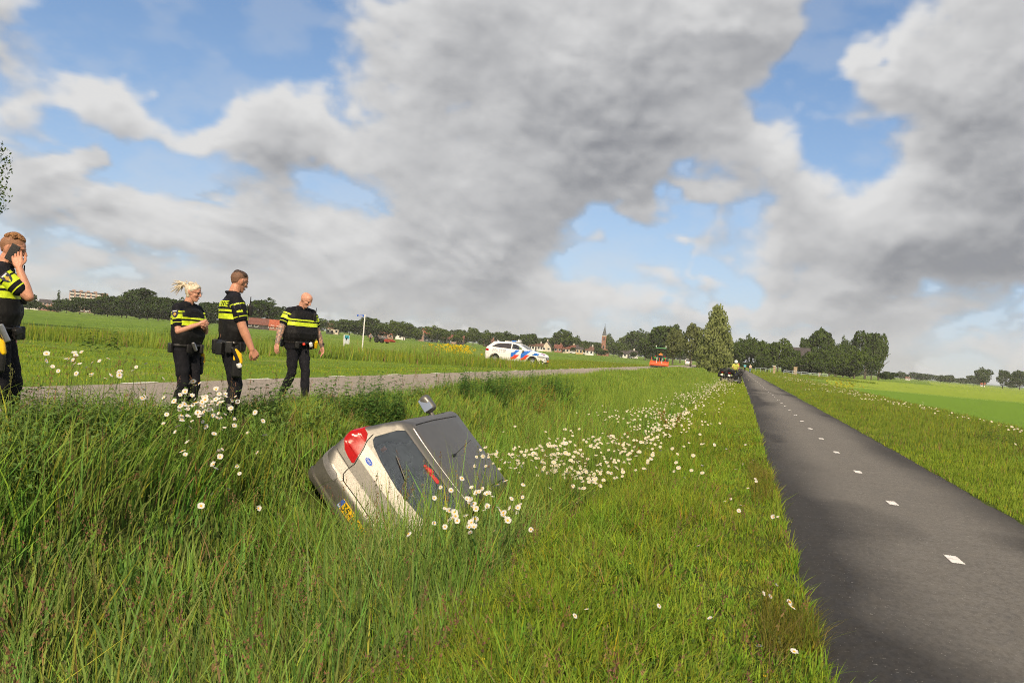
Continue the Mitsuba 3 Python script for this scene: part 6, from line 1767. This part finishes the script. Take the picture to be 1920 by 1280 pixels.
def motorcycle(x, y, turn, label, tilt=8):
    key = thing('motorcycle', label, 'motorcycle', None)
    a = math.radians(tilt); R = rotz(turn) @ np.array([[1, 0, 0], [0, math.cos(a), -math.sin(a)], [0, math.sin(a), math.cos(a)]])
    X = xform(R, (x, y, float(ground_z(x, y))))
    for xx, w in ((-.72, .17), (.72, .12)):
        prof = [(.17, -w / 2), (.29, -w / 2), (.315, 0), (.29, w / 2), (.17, w / 2)]
        t = trimesh.creation.revolve(np.array(prof), sections=22); t.apply_transform(np.array([[1, 0, 0, xx], [0, 0, 1, 0], [0, -1, 0, .315], [0, 0, 0, 1.0]]))
        k = part(key, 'wheel', t, RUBBER, 40, X)
        part(k, 'rim', to_tri(tube((xx, -.05, .315), (xx, .05, .315), .18, n=16)), STEEL, 40, X)
    part(key, 'engine', to_tri(rbox((.55, .42, .42), .08, (.02, 0, .42)) + tube((-.75, -.2, .32), (.2, -.2, .3), .05)), STEEL, 40, X)
    part(key, 'tank', to_tri(hull(((.28, 0, .86), .15), ((-.05, 0, .80), .11), ((.35, 0, .72), .12))), BLACK, 40, X)
    part(key, 'seat', to_tri(hull(((-.12, 0, .78), .11), ((-.62, 0, .84), .10), ((-.80, 0, .88), .06))), BLACK, 40, X)
    part(key, 'fairing', to_tri(hull(((.70, 0, .95), .14), ((.62, .18, .88), .08), ((.62, -.18, .88), .08), ((.50, 0, .65), .12))), BLACK, 40, X)
    part(key, 'windscreen', to_tri(hull(((.72, .14, 1.06), .02), ((.72, -.14, 1.06), .02), ((.58, .10, 1.32), .015), ((.58, -.10, 1.32), .015), n=8)), GREYP, 40, X)
    part(key, 'fork', to_tri(union([tube((.72, s * .10, .315), (.52, s * .10, .95), .025) for s in (1, -1)])), STEEL, 40, X)
    part(key, 'handlebar', to_tri(union([chain(((.50, 0, 1.02), .018), ((.42, s * .38, 1.06), .02), n=6) for s in (1, -1)])), BLACK, 40, X)
    for s in (1, -1):
        part(key, 'pannier', to_tri(rbox((.52, .22, .42), .06, (-.62, s * .32, .62))), BLACK, 40, X)
    part(key, 'top_case', to_tri(rbox((.40, .46, .32), .08, (-.92, 0, 1.02))), BLACK, 40, X)
    part(key, 'tail_lamp', to_tri(rbox((.04, .2, .06), .015, (-1.12, 0, .86))), RED_LENS, 40, X)
    part(key, 'number_plate', to_tri(rbox((.02, .20, .17), .01, (-1.10, 0, .66))), WHITEP, 40, X)


motorcycle(-1.25, 76.5, 75, 'black motorcycle standing further into the verge, left of the pair')
motorcycle(-.30, 68.5, 62, 'black touring motorcycle with panniers parked nearest the path')
key = thing('person', 'person in a lime yellow jacket and white helmet crouching behind the motorcycles', 'person')
Rm = person(key, (-.35, 73.6, .42), -80, 1.78, dict(pelvis=(0, 0, .62), lean=.35, r_hand=(.45, -.2, .75), l_hand=(.45, .2, .75), r_foot=(.12, -.15, .02), l_foot=(.2, .15, .02), head_pitch=5), cloth=LEM, low=True, gear=False, vest=False, stripes=False)
solo('helmet', to_tri(hull((Rm['Q'](-.02, 0, .03), .155), (Rm['Q'](.04, 0, .0), .13))), WHITEP, "white crash helmet on the crouching person's head", 'helmet', smooth=True, xf=Rm['X'])
# ---- people on the cycle path far away
TEAL = paint('teal_jacket', (.06, .42, .50), .7); JEANS = paint('blue_jeans', (.10, .19, .30), .8); BEIGE = paint('beige_jacket', (.62, .50, .38), .8); PINKC = paint('pink_jacket', (.72, .10, .17), .7); SLATE = paint('slate_jacket', (.12, .20, .25), .7)
for x, y, yaw, top, bot, hr, lab in [(2.3, 187, 90, BEIGE, JEANS, 'blonde', 'walker in a beige top and blue jeans on the cycle path'), (1.15, 190, 90, TEAL, CLOTH, 'brown', 'walker with a turquoise jacket left of the one in jeans'), (-.3, 205, -85, PINKC, CLOTH, 'blonde', 'person in a pink-red jacket at the far left side of the cycle path')]:
    key = thing('person', lab, 'person')
    person(key, (x, y, .02 if x > .6 else .1), yaw, 1.78, dict(r_hand=(.12, -.26, .84), l_hand=(-.1, .26, .84), r_foot=(-.14, -.09, .1), l_foot=(.18, .09, .09)), cloth=top, trousers=bot, low=True, gear=False, vest=False, stripes=False, hair=('stubble', HAIRS[hr]))
# ---- wooden posts and the barrier rail right of the path
WOOD = paint('weathered_wood', proc(lambda p, n, uv: mix((.30, .22, .14), (.46, .37, .26), fbm(p.x * 3, p.y * 3, p.z * 9, 3))), .9)
for x, y, h, lab in [(7.6, 196, 2.1, 'weathered wooden gate post with a pale cap, left of the rail'), (13.1, 212, 2.2, 'broad weathered wooden post behind the blue-white rail'), (18.8, 214, 1.2, 'low wooden post at the right end of the rail')]:
    key = thing('gate_post', lab, 'post')
    z = float(ground_z(x, y))
    part(key, 'post', to_tri(rbox((.5 if h != 2.2 else .8, .5, h), .06, (x, y, z + h / 2 - .2))), WOOD, 40)
    part(key, 'cap', to_tri(rbox((.6 if h != 2.2 else .9, .6, .22), .05, (x, y, z + h - .12))), CREAM if h == 2.1 else WOOD, 40)
key = thing('barrier_rail', 'pale blue-white metal rail along the verge before the wood', 'fence')
z = .1
PB = paint('rail_paint', (.36, .43, .47), .6)
for i in range(6):
    part(key, 'post', to_tri(tube((10.2 + i * 2.0, 206 + i * .7, z - .1), (10.2 + i * 2.0, 206 + i * .7, z + .95), .06)), PB, 40)
part(key, 'rail', to_tri(tube((10.2, 206, z + .92), (20.4, 209.6, z + .72), .07)), PB, 40)
part(key, 'rail', to_tri(tube((10.2, 206, z + .5), (20.4, 209.6, z + .4), .05)), PB, 40)
key = thing('barrier_rail', 'thin pale rail between the walkers and the wooden gate post', 'fence')
for i in range(4):
    part(key, 'post', to_tri(tube((3.9 + i * 1.2, 214, z - .1), (3.9 + i * 1.2, 214, z + 1.0), .05)), PB, 40)
part(key, 'rail', to_tri(tube((3.9, 214, z + 1.0), (7.6, 214, z + .95), .05)), PB, 40)
# ------------------------------------------------------------------ the air: a thin summer haze over the polder
scene['haze_air'] = {'type': 'homogeneous', 'albedo': .95, 'sigma_t': .00022, 'phase': {'type': 'isotropic'}}
scene['haze'] = {'type': 'cube', 'to_world': T().translate([0, 480, 12.5]).scale([1250, 760, 15.2]), 'bsdf': {'type': 'null'}, 'interior': {'type': 'ref', 'id': 'haze_air'}}
labels['haze'] = {'label': 'thin summer haze over the fields', 'kind': 'stuff'}
scene['camera']['medium'] = {'type': 'ref', 'id': 'haze_air'}
